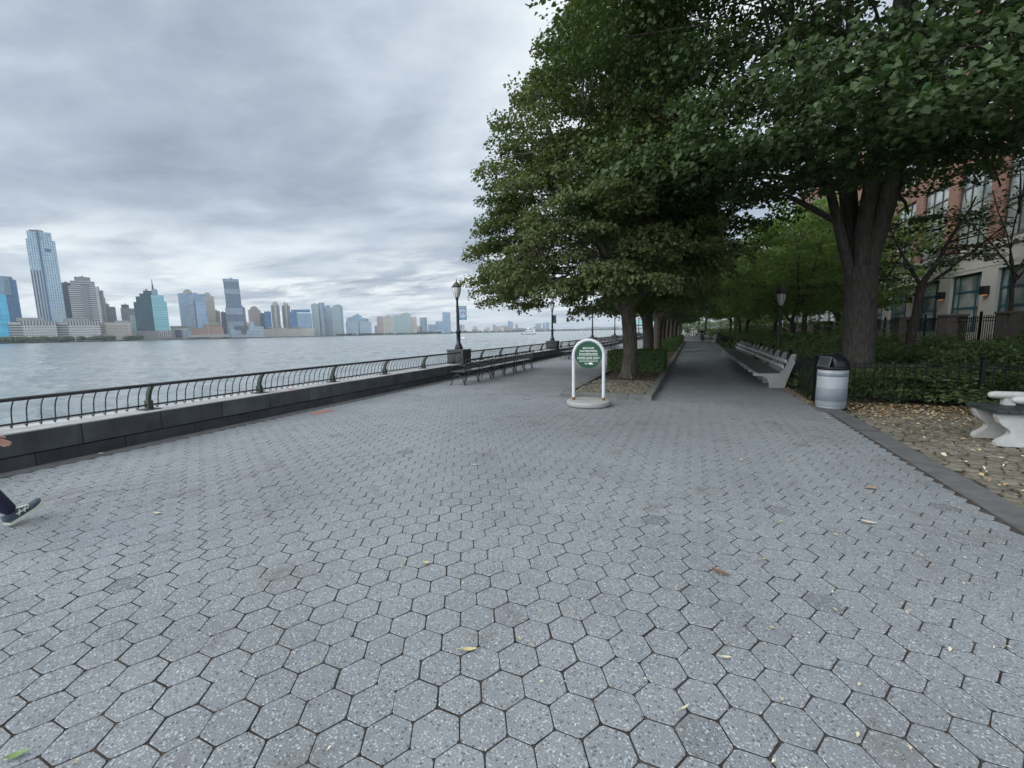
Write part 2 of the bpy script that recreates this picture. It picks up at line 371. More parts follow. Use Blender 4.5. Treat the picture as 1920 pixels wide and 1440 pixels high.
# ------------------------------------------------------------------ river, far land
def mat_water():
    m, t, out = nt('river water'); tcn = N(t, 'ShaderNodeTexCoord').outputs['Object']
    acc = None
    # wind chop at several real wave lengths, crests lying across the wind
    for sc, amp, det, loc in ((3.6, .45, 3, 3), (1.15, .55, 4, 0), (.30, .30, 4, 7), (.060, .16, 5, 13), (.012, .08, 5, 29)):
        n = N(t, 'ShaderNodeTexNoise', Scale=sc, Detail=det, Roughness=.62, Distortion=.25)
        L(t, mapping(t, tcn, (.42,1.0,1), (0,0,R(62)), (loc,loc*.7,0)), n.inputs['Vector'])
        v = t.nodes.new('ShaderNodeVectorMath'); v.operation = 'SUBTRACT'; L(t, n.outputs['Color'], v.inputs[0]); v.inputs[1].default_value = (.5,.5,.5)
        s_ = t.nodes.new('ShaderNodeVectorMath'); s_.operation = 'SCALE'; L(t, v.outputs[0], s_.inputs[0]); s_.inputs['Scale'].default_value = amp*WATER_BUMP
        if acc is None: acc = s_.outputs[0]
        else:
            ad = t.nodes.new('ShaderNodeVectorMath'); ad.operation = 'ADD'; L(t, acc, ad.inputs[0]); L(t, s_.outputs[0], ad.inputs[1]); acc = ad.outputs[0]
    mu = t.nodes.new('ShaderNodeVectorMath'); mu.operation = 'MULTIPLY'; L(t, acc, mu.inputs[0]); mu.inputs[1].default_value = (1,1,0)
    ad = t.nodes.new('ShaderNodeVectorMath'); ad.operation = 'ADD'; L(t, mu.outputs[0], ad.inputs[0]); L(t, N(t, 'ShaderNodeNewGeometry').outputs['Normal'], ad.inputs[1])
    no = t.nodes.new('ShaderNodeVectorMath'); no.operation = 'NORMALIZE'; L(t, ad.outputs[0], no.inputs[0])
    c = noise(t, tcn, .012, 4, .55)
    col = mixc(t, mr(t, c, .35, .65, 0, 1), (.155,.185,.190), (.19,.22,.225))
    p = principled(t, out, col, .2, .5, 0, no.outputs[0]); p.inputs['IOR'].default_value = 1.33
    return m
# wind waves: a real height field out to the far shore, finer near by, coarser far off; a still sheet lies half a metre under it
gw = np.random.default_rng(15); NA, NR = 1000, 430
azs = np.radians(np.linspace(-104, 14, NA)); rs = 9.0*np.exp(np.linspace(0, math.log(1700/9.0), NR))
AA, RR = np.meshgrid(azs + gw.normal(0, .0003, NA), rs); X = RR*np.sin(AA); Y = RR*np.cos(AA); Z = np.zeros_like(X)
for k in range(34):
    lam = 10**gw.uniform(.10, 1.02); th = R(62) + gw.normal(0, .55); kk = 2*math.pi/lam
    ph = kk*(X*math.cos(th)+Y*math.sin(th)) + gw.uniform(0, 6.28) + .8*np.sin(.11*X+.07*Y+k)
    s_ = np.sin(ph); Z += .0072*lam**.80*(s_ + .35*s_*s_)*WAVE
V = np.stack([X, Y, Z], 2).reshape(-1,3)
ii = (np.arange(NR-1)[:,None]*NA+np.arange(NA-1)[None]).ravel(); F = np.stack([ii, ii+1, ii+NA+1, ii+NA], 1)
F = F[(V[F][:,:,0].max(1) < -8.75)]
used = np.unique(F); remap = np.full(len(V), -1); remap[used] = np.arange(len(used)); V = V[used]; F = remap[F]
base = np.array([(-14000,-6000,-.5),(-8.7,-6000,-.5),(-8.7,16000,-.5),(-14000,16000,-.5),(-8.7,1200,-.5),(6000,1200,-.5),(6000,16000,-.5),(-8.7,16000,-.5)])
F = np.concatenate([F, np.array([[0,1,2,3],[4,5,6,7]])+len(V)]); V = np.concatenate([V, base])
me = arr_mesh('water', V, F, mat_water(), smooth=True); o = obj('water', me, None, (0,0,-1.8)); tag(o, kind='structure')
LAND = M('far shore ground', (.10,.11,.09), .9, .3, .02)
QUAY = M('far quay wall', (.085,.08,.075), .9, .3, .05)
def pol(az, D): a = R(az); return (D*math.sin(a), D*math.cos(a))
shore = [(-100,1150),(-85,1150),(-74,1178),(-66,1195),(-61,1120),(-58,1122),(-55,1360),(-52,1530),(-49,1590),(-46,1700),(-43,1830),(-40,2200),(-36,2240),(-31,2540),(-28,3150),(-24,3650),(-18,4150),(-10,5500),(0,6400),(12,7200)]
P = [pol(*a) for a in shore]; Q = [pol(a[0], a[1]+5000) for a in shore]
mb = MB(); n = len(P)
mb.add([(x,y,0) for x,y in P]+[(x,y,0) for x,y in Q]+[(x,y,-2.6) for x,y in P], [(i,i+1,n+i+1,n+i) for i in range(n-1)]+[(2*n+i,2*n+i+1,i+1,i) for i in range(n-1)])
o = mb.build('far_land', [LAND], loc=(0,0,.6)); tag(o, kind='structure')
# low wooded ridge far down the river
HILL = M('wooded ridge', (.045,.065,.045), .95, .35, .004)
mb = MB(); az = np.linspace(-34, 14, 120); V = []
hh = 40 + 16*np.sin(az*.55+1) + 7*np.sin(az*1.9) + rng.normal(0, 2.2, 120)
hh *= np.clip((az+34)/9, .35, 1)
for i, a in enumerate(az):
    D = 6900 if a > -12 else 6900-(-12-a)*95
    x, y = pol(a, D); x2, y2 = pol(a, D+900); x0, y0 = pol(a, D-320)
    V += [(x0,y0,-1), (x,y,hh[i]*.72), (x2,y2,hh[i]), (x2*1.2,y2*1.2,-1)]
F = []
for i in range(119):
    for k in range(3): F.append((4*i+k, 4*i+4+k, 4*i+5+k, 4*i+1+k))
mb.add(V, F, False); o = mb.build('hills', HILL); tag(o, kind='structure')

# ------------------------------------------------------------------ ground, paving
mb = MB(); mb.add([(-8.6,-40,0),(400,-40,0),(400,1190,0),(-8.6,1190,0)], [(0,1,2,3)])
o = mb.build('ground', SOILMOSS, loc=(0,0,-.035)); tag(o, kind='structure')
JOINT = M('dark paver joint', (.052,.044,.038), .95, .4, 9, .4, 120, 0, .2, .6, (.15,.115,.08), 2.2)
mb = MB(); mb.add([(-8.25,-4,0),(2.6,-4,0),(2.6,96,0),(-8.25,96,0)], [(0,1,2,3)])
o = mb.build('paving_bed', JOINT, loc=(0,0,-.0065)); tag(o, kind='structure')
S = .2032; DX = S*math.sqrt(3)/2
def hex_field(name, mat, inside, y0, y1, x0, x1, jit=1.0):
    i0 = int((x0+.96)/DX)-1; i1 = int((x1+.96)/DX)+1
    C = []
    for i in range(i0, i1+1):
        for j in range(int((y0-1.32)/S)-1, int((y1-1.32)/S)+2):
            x = -.96 + i*DX; y = 1.32 + (j + .5*(i & 1))*S
            if x0 <= x <= x1 and y0 <= y <= y1 and inside(x, y): C.append((x, y))
    C = np.array(C); n = len(C); g = np.random.default_rng(3)
    ang = np.sort(np.concatenate([np.arange(6)*math.pi/3-.075, np.arange(6)*math.pi/3+.075])); K = 12
    rot = g.normal(0, .012*jit, n); sc = 1 + g.normal(0, .008*jit, n)
    cx = C[:,0] + g.normal(0, .0011*jit, n); cy = C[:,1] + g.normal(0, .0011*jit, n)
    wav = .004*np.sin(C[:,0]*1.1+1)*np.sin(C[:,1]*.8)
    dz = g.normal(0, .0005*jit, n); tx = g.normal(0, .004*jit, n); ty = g.normal(0, .004*jit, n)
    V = np.zeros((n, 3*K, 3), np.float32)
    for q, (rad, z) in enumerate(((.1070, 0.0), (.1094, -.0024), (.1096, -.020))):
        a = ang[None,:] + rot[:,None]; rr = rad*sc[:,None]
        irr = 1 + g.normal(0, .007*jit, (n, K)) if q == 0 else irr
        dx = np.cos(a)*rr*irr; dy = np.sin(a)*rr*irr
        V[:, q*K:q*K+K, 0] = cx[:,None]+dx; V[:, q*K:q*K+K, 1] = cy[:,None]+dy
        V[:, q*K:q*K+K, 2] = z + dz[:,None] + dx*tx[:,None] + dy*ty[:,None]
    base = np.arange(n)[:,None]*3*K
    quads = []
    for q in range(2):
        for k in range(K): quads.append([q*K+k, (q+1)*K+k, (q+1)*K+(k+1) % K, q*K+(k+1) % K])
    quads += [[0,1,2,3],[0,3,4,5],[0,5,6,7],[0,7,8,9],[0,9,10,11]]
    F = (base[:,:,None] + np.array(quads)[None]).reshape(-1, 4); mi = np.tile(np.array([0]*K+[1]*K+[0]*5), n)
    me = arr_mesh(name, V.reshape(-1,3), F, [mat, JOINT], mi=mi); o = obj(name, me); return o
PAVE = mat_paver('grey hexagonal paver', (.300,.325,.340))
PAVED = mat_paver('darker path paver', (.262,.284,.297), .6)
promen = lambda x, y: (x < 2.52 if y < 10.25 else x < -3.1) if not (y < 10.9 and x > -.85) else True
o = hex_field('promenade', PAVE, lambda x, y: (y < 10.3) or x < -3.08, -3, 62, -7.93, 2.50); tag(o, kind='structure')
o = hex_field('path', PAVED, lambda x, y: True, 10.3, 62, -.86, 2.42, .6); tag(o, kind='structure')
mb = MB(); mb.add([(-8.2,62,0),(3.6,62,0),(3.6,140,0),(-8.2,140,0)], [(0,1,2,3)]); o = mb.build('far_pavement', M('far paving', (.13,.135,.14), .8), loc=(0,0,-.004)); tag(o, kind='structure')
mb = MB(); mb.box(-8.22,-7.93,-4,96,-.03,.003); o = mb.build('wall_strip', STRIP); tag(o, kind='structure')
mb = MB(); mb.box(2.52,2.82,-4,10.9,-.05,.004); mb.box(2.36,2.52,9.9,10.9,-.05,.003); o = mb.build('border_strip', STRIP); tag(o, kind='structure')
# granite kerb round the long tree planter
PX0, PX1, PY0, PY1 = -3.10, -.84, 10.28, 60.
mb = MB(); kz = .13
for a, b in ((PX0,-2.2),(-2.195,-1.4),(-1.395,PX1)): mb.box(a, b, PY0, PY0+.20, -.03, kz)
y = PY0+.203
while y < PY1:
    e = min(y+1.8, PY1); mb.box(PX0, PX0+.22, y, e-.006, -.03, kz); mb.box(PX1-.18, PX1, y, e-.006, -.03, kz-.02); y = e
o = mb.build('planter_kerb', KERB, bevel=.012); tag(o, kind='structure')
def cobbles(name, x0, x1, y0, y1, z, sx, sy, ok=lambda x, y: True, seed=1, hh=.03):
    g = np.random.default_rng(seed); mb = MB(); y = y0
    while y < y1:
        x = x0 + g.uniform(-sx, 0); hy = sy*g.uniform(.85, 1.1)
        while x < x1:
            wx = sx*g.uniform(.7, 1.25); cx, cy = x+wx/2, y+hy/2
            if ok(cx, cy) and x0 <= cx <= x1:
                a = wx*.46; b = hy*.45; zt = z + g.normal(0, .006); ro = g.normal(0, .05); k = []
                for q in range(8):
                    th = q*math.pi/4+.39; e_ = 1/max(abs(math.cos(th)), abs(math.sin(th)))**.72
                    px = math.cos(th)*a*e_*g.uniform(.9, 1.05); py = math.sin(th)*b*e_*g.uniform(.9, 1.05)
                    k.append((px*math.cos(ro)-py*math.sin(ro), px*math.sin(ro)+py*math.cos(ro)))
                vs = [(cx+p*.80, cy+q_*.80, zt) for p, q_ in k]+[(cx+p, cy+q_, zt-.014) for p, q_ in k]+[(cx+p*1.02, cy+q_*1.02, zt-hh) for p, q_ in k]
                mb.add(vs, [tuple(range(8))]+[(q, 8+q, 8+(q+1) % 8, (q+1) % 8) for q in range(8)]+[(8+q, 16+q, 16+(q+1) % 8, 8+(q+1) % 8) for q in range(8)])
            x += wx
        y += hy
    return mb.build(name, COBBLE)
mb = MB(); mb.box(PX0+.22, PX1-.18, PY0+.2, PY1, -.03, .075); o = mb.build('planter_soil', SOILMOSS); tag(o, kind='structure')
o = cobbles('planter_cobbles', PX0+.24, PX1-.20, PY0+.22, 13.5, .105, .17, .13, seed=5); tag(o, kind='structure')
o = cobbles('cobble_ground', 2.84, 8.6, 2.2, 11.2, .0, .165, .12, lambda x, y: y < 10.3 + .5*math.sin(x*2), seed=9); tag(o, kind='structure')
# orange survey paint
ORANGE = M('orange survey paint', (.46,.17,.11), .8, .35, 30)
mb = MB(); g = np.random.default_rng(4)
for k in range(7):
    y = 6.5+k*.075; a = .05+g.uniform(0,.05)
    mb.add([(-7.60-a*.7,y-.03,0),(-7.50,y-.02+g.uniform(0,.02),0),(-7.45+a*.4,y+.05,0),(-7.58,y+.045,0)], [(0,1,2,3)])
o = mb.build('paint_mark', ORANGE, loc=(0,0,.007)); tag(o, 'orange spray paint dash on the grey hexagonal paving near the river wall', 'paint mark')
mb = MB()
for a in (0, 62, 118): 
    c_, s_ = math.cos(R(a)), math.sin(R(a)); mb.add([(c_*.17-s_*.02, s_*.13+c_*.012, 0), (-c_*.17-s_*.02, -s_*.13+c_*.012, 0), (-c_*.13+s_*.012, -s_*.13-c_*.012, 0), (c_*.13+s_*.012, s_*.13-c_*.012, 0)], [(0,1,2,3)])
o = mb.build('paint_mark', ORANGE, loc=(-8.33,6.63,.509)); tag(o, 'orange spray paint star on the sky-lit top of the river wall', 'paint mark')
for ob in (o,): pass
# ------------------------------------------------------------------ river wall and railing
wl = thing('river_wall', 'long low wall of dark granite blocks with sky-lit top beside the river', 'wall', (-8.2,0,0))
YW0, YW1 = -3, 96
mb = MB()
for y in range(YW0, YW1): mb.box(-.62, 0, y+.004, y+.996, .19, .485)
mb.build('upper_course', GRANITE, wl, bevel=.008)
mb = MB()
for y in range(YW0, YW1): mb.box(-.60, -.015, y+.503, y+1.497, -.04, .178)
mb.build('lower_course', GRANITE2, wl, bevel=.006)
mb = MB(); mb.box(-.66, -.03, YW0, YW1+.5, -1.95, .17); mb.build('wall_core', M('wall core', (.02,.02,.02), .9), wl)
mb = MB()
for y in range(YW0, YW1, 2): mb.box(-.64, -.004, y+.83, y+2.824, .487, .503)
mb.build('coping', SKYLIT_TOP, wl)
PILL = [14.5+12.2*k for k in range(6)]
mb0 = MB(); mb0.box(-.72, .012, -.32, .32, .10, 1.0); mb0.box(-.74, .03, -.34, .34, 1.0, 1.045)
p0 = mb0.build('pillar', GRANITE, wl, bevel=.01); p0.location = (0, PILL[0], 0)
for y in PILL[1:]:
    q = p0.copy(); COL.objects.link(q); q.location = (0, y, 0)

def bal_mesh(n, step, y0):
    mb = MB()
    for k in range(n):
        y = y0 + step*k
        pts = [(-.085,y,.045),(-.07,y,.022),(-.04,y,.018),(-.015,y,.05),(0,y,.12),(.012,y,.20),(.045,y,.29),(.105,y,.37),(.165,y,.415)]
        mb.tube(pts, .0085, 5)
    return mb
def post_mb():
    mb = MB()
    out = [(-.045,0),(.05,0),(.052,.14),(.075,.24),(.125,.33),(.20,.405)]
    inn = [(.145,.43),(.05,.36),(-.012,.27),(-.040,.16)]
    mb.prism(out+inn, -.022, .022); mb.prism([(-.065,0),(.07,0),(.07,.16),(-.062,.16)], -.036, .036)
    mb.box(-.14,.15,-.12,.12,0,.012)
    return mb
bal0 = None; post0 = None
ORD = ['first', 'second', 'third', 'fourth', 'fifth', 'sixth']
def railing(ya, yb, posts, label):
    global bal0, post0
    r = thing('railing', label, 'railing', (-8.52, 0, .503), group='railing sections along the river wall')
    mb = MB(); mb.tube([(.185,ya,.43),(.185,yb,.43)], .028, 10); mb.build('top_rail', RAIL_IRON, r)
    mb = MB(); mb.tube([(-.012,ya,.075),(-.012,yb,.075)], .015, 8); mb.build('bottom_rail', RAIL_IRON, r)
    for y in posts:
        if post0 is None: p = post0 = post_mb().build('post', POST_IRON, r, bevel=.005)
        else: p = post0.copy(); COL.objects.link(p); p.parent = r
        p.location = (0, y, 0)
    edges = [ya]+[y for y in posts if ya < y < yb]+[yb]
    for a, b in zip(edges[:-1], edges[1:]):
        if b-a < .3: continue
        if abs(b-a-2) < .01 and bal0 is not None:
            p = bal0.copy(); COL.objects.link(p); p.parent = r
        else:
            n = max(1, int((b-a)/.143)); p = bal_mesh(n, .143, (b-a-.143*(n-1))/2).build('baluster_panel', RAIL_IRON, r)
            if abs(b-a-2) < .01: bal0 = p
        p.location = (0, a, 0)
    return r
railing(-1, PILL[0]-.32, [0,2,4,6,8,10,12,13.95], 'dark curved railing section by the open paving, ending at the pillar with blue banner')
for k in range(5):
    a, b = PILL[k]+.32, PILL[k+1]-.32
    railing(a, b, [a+.18]+[a+1.5+2*j for j in range(5)]+[b-.18], f'dark curved railing section between the {ORD[k]} and {ORD[k+1]} lamp pillars along the river wall')
railing(PILL[5]+.32, 95, [PILL[5]+2*j+.6 for j in range(9)], 'dark curved railing section past the sixth lamp pillar of the river wall')

# ------------------------------------------------------------------ lamps
def lamp_parts(root, h0=0):
    mb = MB(); mb.lathe([(.165,0),(.17,.02),(.17,.10),(.155,.115),(.15,.13)], 8, smooth=False); mb.lathe([(.125,.13),(.13,.16),(.115,.20),(.085,.25),(.078,.30),(.078,.66),(.088,.665),(.105,.69),(.108,.715),(.095,.74),(.070,.755)], 20)
    mb.build('base', LAMP_IRON, root)
    mb = MB(); mb.lathe([(.066,.755),(.060,.80),(.054,1.2),(.043,1.78),(.046,1.79),(.046,1.83),(.042,1.84),(.046,1.93),(.066,1.99),(.072,2.02),(.060,2.045)], 16)
    for a in range(8): mb.tube([(.060*math.cos(a*.785),.060*math.sin(a*.785),.78),(.045*math.cos(a*.785),.045*math.sin(a*.785),1.76)], .006, 4)
    mb.build('shaft', LAMP_IRON, root)
    la = MB(); la.lathe([(.068,2.045),(.095,2.10),(.135,2.20),(.158,2.31),(.165,2.40),(.163,2.43)], 24); lan = la.build('lantern', LGLASS, root)
    mb = MB()
    for k in range(8):
        a = k*math.pi/4; c_, s_ = math.cos(a), math.sin(a)
        mb.tube([(r_*c_, r_*s_, z) for r_, z in ((.072,2.045),(.100,2.10),(.140,2.20),(.163,2.31),(.170,2.42))], .007, 5)
    mb.lathe([(.172,2.20-.0),(.1725,2.205)], 8) if False else None
    mb.build('lantern_rib', LAMP_IRON, lan)
    mb = MB(); mb.lathe([(.172,2.415),(.192,2.43),(.192,2.455),(.165,2.475),(.150,2.52),(.115,2.565),(.085,2.58),(.080,2.60),(.05,2.625),(.022,2.64),(.018,2.66),(.026,2.68),(.010,2.71),(.004,2.78)], 20)
    for k in range(8):
        a = k*math.pi/4; mb.ball((.19*math.cos(a), .19*math.sin(a), 2.465), .016,.016,.022, 6, 4)
    mb.build('cap', LAMP_IRON, root)
lab = ['black river lamp carrying the light blue banner, on the first wall pillar', 'black river lamp carrying the narrow green banner, on the second wall pillar',
       'black river lamp on the third wall pillar, rising behind the green round sign', 'black river lamp on the fourth wall pillar, just beside the planter tree trunk',
       'small black river lamp on the fifth wall pillar, seen between planter trunks', 'small black river lamp on the sixth wall pillar by the far pavilion']
lamp0 = None
for k, y in enumerate(PILL):
    if lamp0 is None:
        lamp0 = thing('street_lamp', lab[0], 'street lamp', (-8.56,y,1.045), 0, 'river lamps'); lamp_parts(lamp0)
    else: dup(lamp0, (-8.56,y,1.045), 0, lab[k])
gl = dup(lamp0, (3.25,20,.0), .3, 'black garden lamp among shrubs behind the long concrete bench', 'garden lamps', (1,1,1.24))
gl.name = 'street_lamp'
# banners
BLUE = M('light blue banner cloth', (.23,.43,.66), .8, .06, 6); PALE = M('pale banner print', (.52,.62,.74), .8, .06, 6); NAVY = M('dark banner print', (.06,.07,.16), .8, .1, 8); PINK = M('mauve banner print', (.24,.17,.30), .8, .1, 8)
def banner(loc, label, cloth, printed, rz):
    b = thing('banner', label, 'banner', loc, rz)
    mb = MB(); W_, H_ = .30, .50; n = 8
    vs = []; fs = []
    for s_ in (0, 1):
        for i in range(n+1):
            for j in range(n+1):
                vs.append((.055+W_*i/n, .012*math.sin(i*.9)+.006*math.sin(j*.8)+(.004 if s_ else 0), -H_*j/n))
    k = (n+1)**2
    for s_ in (0, 1):
        for i in range(n):
            for j in range(n):
                a = s_*k+i*(n+1)+j; q = (a, a+n+1, a+n+2, a+1); fs.append(q if s_ else q[::-1])
    mb.add(vs, fs, True); mb.build('cloth', cloth, b)
    mb = MB(); mb.tube([(0,.002,.012),(.375,.002,.012)], .009, 6); mb.tube([(0,.002,-H_-.012),(.375,.002,-H_-.012)], .009, 6); mb.build('bracket', LAMP_IRON, b)
    if printed:
        mb = MB(); y0, y1 = -.020, -.016
        mb.prism([(.085,-.035),(.33,-.035),(.33,-.415),(.085,-.415)], y0, y1); mb.build('print_panel', PALE, b)
        mb = MB(); y0, y1 = -.026, -.022
        for q in range(3): mb.prism([(.105+q*.075,-.085),(.135+q*.075,-.050),(.165+q*.075,-.085),(.165+q*.075,-.10),(.105+q*.075,-.10)], y0, y1)
        mb.box(.12,.30,y0,y1,-.182,-.174)
        mb.build('lettering', NAVY, b)
        mb = MB()
        for (x, z, r_) in ((.135,-.245,.03),(.21,-.225,.035),(.285,-.245,.03),(.15,-.31,.03),(.265,-.31,.032)):
            mb.prism([(x+r_*math.cos(a*math.pi/4), z+r_*.8*math.sin(a*math.pi/4)) for a in range(8)], y0, y1)
        mb.build('emblem', PINK, b)
    return b
banner((-8.56,PILL[0],2.75-.03), 'light blue cloth banner with dark print hanging from the lamp on the first wall pillar', BLUE, True, R(20))
banner((-8.56,PILL[1],2.75-.03), 'narrow green cloth banner hanging from the lamp on the second wall pillar', M('green banner cloth', (.12,.25,.22), .8, .1, 6), False, R(58))

# ------------------------------------------------------------------ black river benches
def bench_parts(root, Lb=2.04):
    # seat faces the river (-x); back on the +x side; runs along y
    mb = MB()
    for i in range(7): x = -.25+i*.072; mb.box(x, x+.058, 0, Lb, .425+(.012 if i == 0 else 0), .447+(.006 if i == 0 else 0))
    mb.build('seat', SLATB, root, bevel=.006)
    mb = MB()
    def lean(z): return .265 + (z-.45)*.16
    for z0, z1 in ((.52,.60),(.665,.70),(.775,.845)):
        mb.prism([(lean(z0)-.012,z0),(lean(z0)+.014,z0),(lean(z1)+.014,z1),(lean(z1)-.012,z1)], 0, Lb)
    mb.build('backrest', SLATB, root, bevel=.005)
    mb = MB(); n = 40
    mb.tube([(lean(.735)+.003, Lb*i/n, .738+.030*math.sin(i/n*math.pi*8)) for i in range(n+1)], .009, 5); mb.build('back_scroll', BLACK_IRON, root)
    for yy in (.06, Lb/2, Lb-.06):
        mb = MB()
        arch = [(-.30,yy,.0),(-.275,yy,.015)]+[(-.02-.235*math.cos(a), yy, .02+.30*math.sin(a)) for a in np.linspace(.12, math.pi-.12, 11)]+[(.24,yy,.015),(.27,yy,0)]
        mb.tube(arch, .017, 6)
        mb.box(-.06,.02,yy-.016,yy+.016,.30,.425); mb.box(-.27,.27,yy-.018,yy+.018,.405,.424)
        mb.tube([(.245,yy,.02),(.25,yy,.25),(.265,yy,.45),(.33,yy,.85)], .017, 6)
        for x in (-.29,.26): mb.box(x-.035,x+.035,yy-.03,yy+.03,0,.012)
        mb.build('leg_frame', BLACK_IRON, root)
        mb = MB(); mb.tube([(-.235,yy,.43),(-.275,yy,.47),(-.26,yy,.53),(-.215,yy,.60),(-.13,yy,.645),(-.03,yy,.655),(.08,yy,.64),(.19,yy,.635),(.29,yy,.66)], .014, 6)
        mb.build('armrest', BLACK_IRON, root)
bl = [(11.70,'black slatted river bench standing closest to the open paving, first of its row of three'),(13.86,'black slatted river bench in the middle of its row, by the first lamp pillar'),(16.02,'black slatted river bench ending the first row of three, past the first pillar'),
      (24.2,'black slatted river bench partly behind the round green sign, first of the second row'),(26.36,'black slatted river bench at the second lamp pillar, in the middle of the second row'),(28.52,'black slatted river bench at the far end of the second row, behind the green sign'),
      (36.4,'small black river bench opening the third row, beside the planter tree'),(38.56,'small black river bench in the middle of the third row, by the third pillar'),(40.72,'small black river bench at the far end of the third row')]
b0 = None
for y, lb in bl:
    if b0 is None: b0 = thing('park_bench', lb, 'bench', (-7.0,y,.0), 0, 'black benches facing the river'); bench_parts(b0)
    else: dup(b0, (-7.0+.0*y, y, 0), 0, lb)

# ------------------------------------------------------------------ long concrete bench
def conc_frame():
    prof = [(2.06,0),(2.42,0),(2.50,.30),(2.60,.62),(2.665,.80)]
    cx, cz, r_ = 2.60, .865, .082
    prof += [(cx+r_*math.cos(a), cz+r_*math.sin(a)) for a in np.linspace(-.5, 2.75, 9)]
    prof += [(2.475,.78),(2.42,.62),(2.35,.49),(2.26,.44),(2.0,.415),(1.80,.425),(1.70,.44),(1.655,.425),(1.64,.38),(1.66,.33),(1.72,.32),(1.78,.335),(1.90,.315),(1.99,.25),(2.04,.16)]
    mb = MB(); mb.prism(prof, -.045, .045); return mb
def long_bench(y0, n, step, label, white):
    r = thing('park_bench', label, 'bench', (-.04,y0,0))
    f0 = None
    for k in range(n):
        if f0 is None: f = f0 = conc_frame().build('support_frame', CONC, r, bevel=.012)
        else: f = f0.copy(); COL.objects.link(f); f.parent = r
        f.location = (0, k*step, 0)
    Lb = (n-1)*step; mb = MB()
    for i in range(6): mb.box(1.70+i*.098, 1.70+i*.098+.085, -.13, Lb+.13, .452-.004*abs(i-3), .482-.004*abs(i-3))
    mb.build('seat', SLATG, r, bevel=.007)
    mb = MB()
    for (x, z) in white: 
        mm = Matrix.Translation((x, 0, z)) @ Matrix.Rotation(R(-20), 4, 'Y'); mb.box(-.016,.016,-.13,Lb+.13,-.045,.045, mm)
    mb.build('backrest', SLATSKY, r, bevel=.006)
    return r
long_bench(13.45, 13, 1.12, 'long park bench with pale concrete frames, dark green seat and sky-whitened back slats', [(2.34,.60),(2.405,.75)])
long_bench(52.0, 5, 1.12, 'far park bench with concrete frames and sky-whitened slats near the walking person', [(2.34,.58),(2.40,.70),(2.44,.82)])

# ------------------------------------------------------------------ concrete armchair at the cobbles
ac = thing('concrete_armchair', 'white concrete armchair with scrolled legs and dark plank seat on the cobbles', 'armchair', (3.88,7.82,.0), R(0))
def side_panel(yy):
    S_ = [(.02,.0),(.02,.045),(.05,.085),(.10,.12),(.145,.165),(.15,.20),(.115,.245),(.06,.285),(.025,.33),(.01,.38),(.01,.385),(.0,.39),(.0,.455)]
    prof = S_+[(.66,.455),(.72,.62),(.78,.80),(.86,.80),(.84,.60),(.80,.40),(.78,0)]
    mb = MB(); mb.prism(prof[::-1], yy-.055, yy+.055); return mb
side_panel(0).build('side_panel', CONCW, ac, bevel=.012); side_panel(.50).build('side_panel', CONCW, ac, bevel=.012)
mb = MB(); mb.cur = 0
for i in range(6): mb.box(-.045+i*.115, -.045+i*.115+.108, -.12, .62, .458, .505)
mb.build('seat', SLATG, ac, bevel=.006)
for yy in (0, .5):
    mb = MB(); mb.tube([(.14,yy,.645),(.15,yy,.645),(.17,yy,.645),(.22,yy,.645),(.5,yy,.64),(.80,yy,.63)], [.012,.034,.046,.055,.06,.06], 12); mb.prism([(.30,.505),(.42,.505),(.40,.60),(.30,.60)], yy-.05, yy+.05); mb.build('armrest', CONCW, ac)
mb = MB()
for z in (.56,.70,.82): 
    mm = Matrix.Translation((.74+(z-.56)*.36, 0, z)) @ Matrix.Rotation(R(-20), 4, 'Y'); mb.box(-.018,.018,-.12,.62,-.055,.055, mm)
mb.build('backrest', SLATG, ac, bevel=.006)

# ------------------------------------------------------------------ round sign on a hoop
sg = thing('park_sign', 'round green sign with white lettering in a white tube hoop on a concrete base', 'sign', (-2.13,9.28,0), R(9))
mb = MB(); mb.lathe([(.44,0),(.44,.016),(.478,.018),(.487,.028),(.488,.10),(.478,.118),(.46,.122)], 48); mb.build('base', CONCB, sg)
hr = .335
mb = MB(); mb.tube([(-hr,0,.12),(-hr,0,.6),(-hr,0,1.14)]+[(-hr*math.cos(a), 0, 1.14+hr*1.02*math.sin(a)) for a in np.linspace(.12, math.pi-.12, 22)]+[(hr,0,1.14),(hr,0,.6),(hr,0,.12)], .036, 14)
hp = mb.build('hoop', WHITEP, sg)
mb = MB()
for x in (-hr, hr): mb.lathe([(.0372,.12),(.0374,.16),(.0372,.19)], 14, (x,0,0))
mb.build('rust_collar', RUST, hp)
mb = MB(); 
nn = 48; DR = .298; DZ = 1.145
vs = []; 
for yy in (-.012, .012): vs += [(DR*math.cos(2*math.pi*k/nn), yy, DZ+DR*math.sin(2*math.pi*k/nn)) for k in range(nn)]
mb.add(vs, [tuple(range(nn)), tuple(range(2*nn-1, nn-1, -1))]+[(k, nn+k, nn+(k+1) % nn, (k+1) % nn) for k in range(nn)])
disc = mb.build('disc', SIGNG, sg)
dg = bpy.context.evaluated_depsgraph_get()
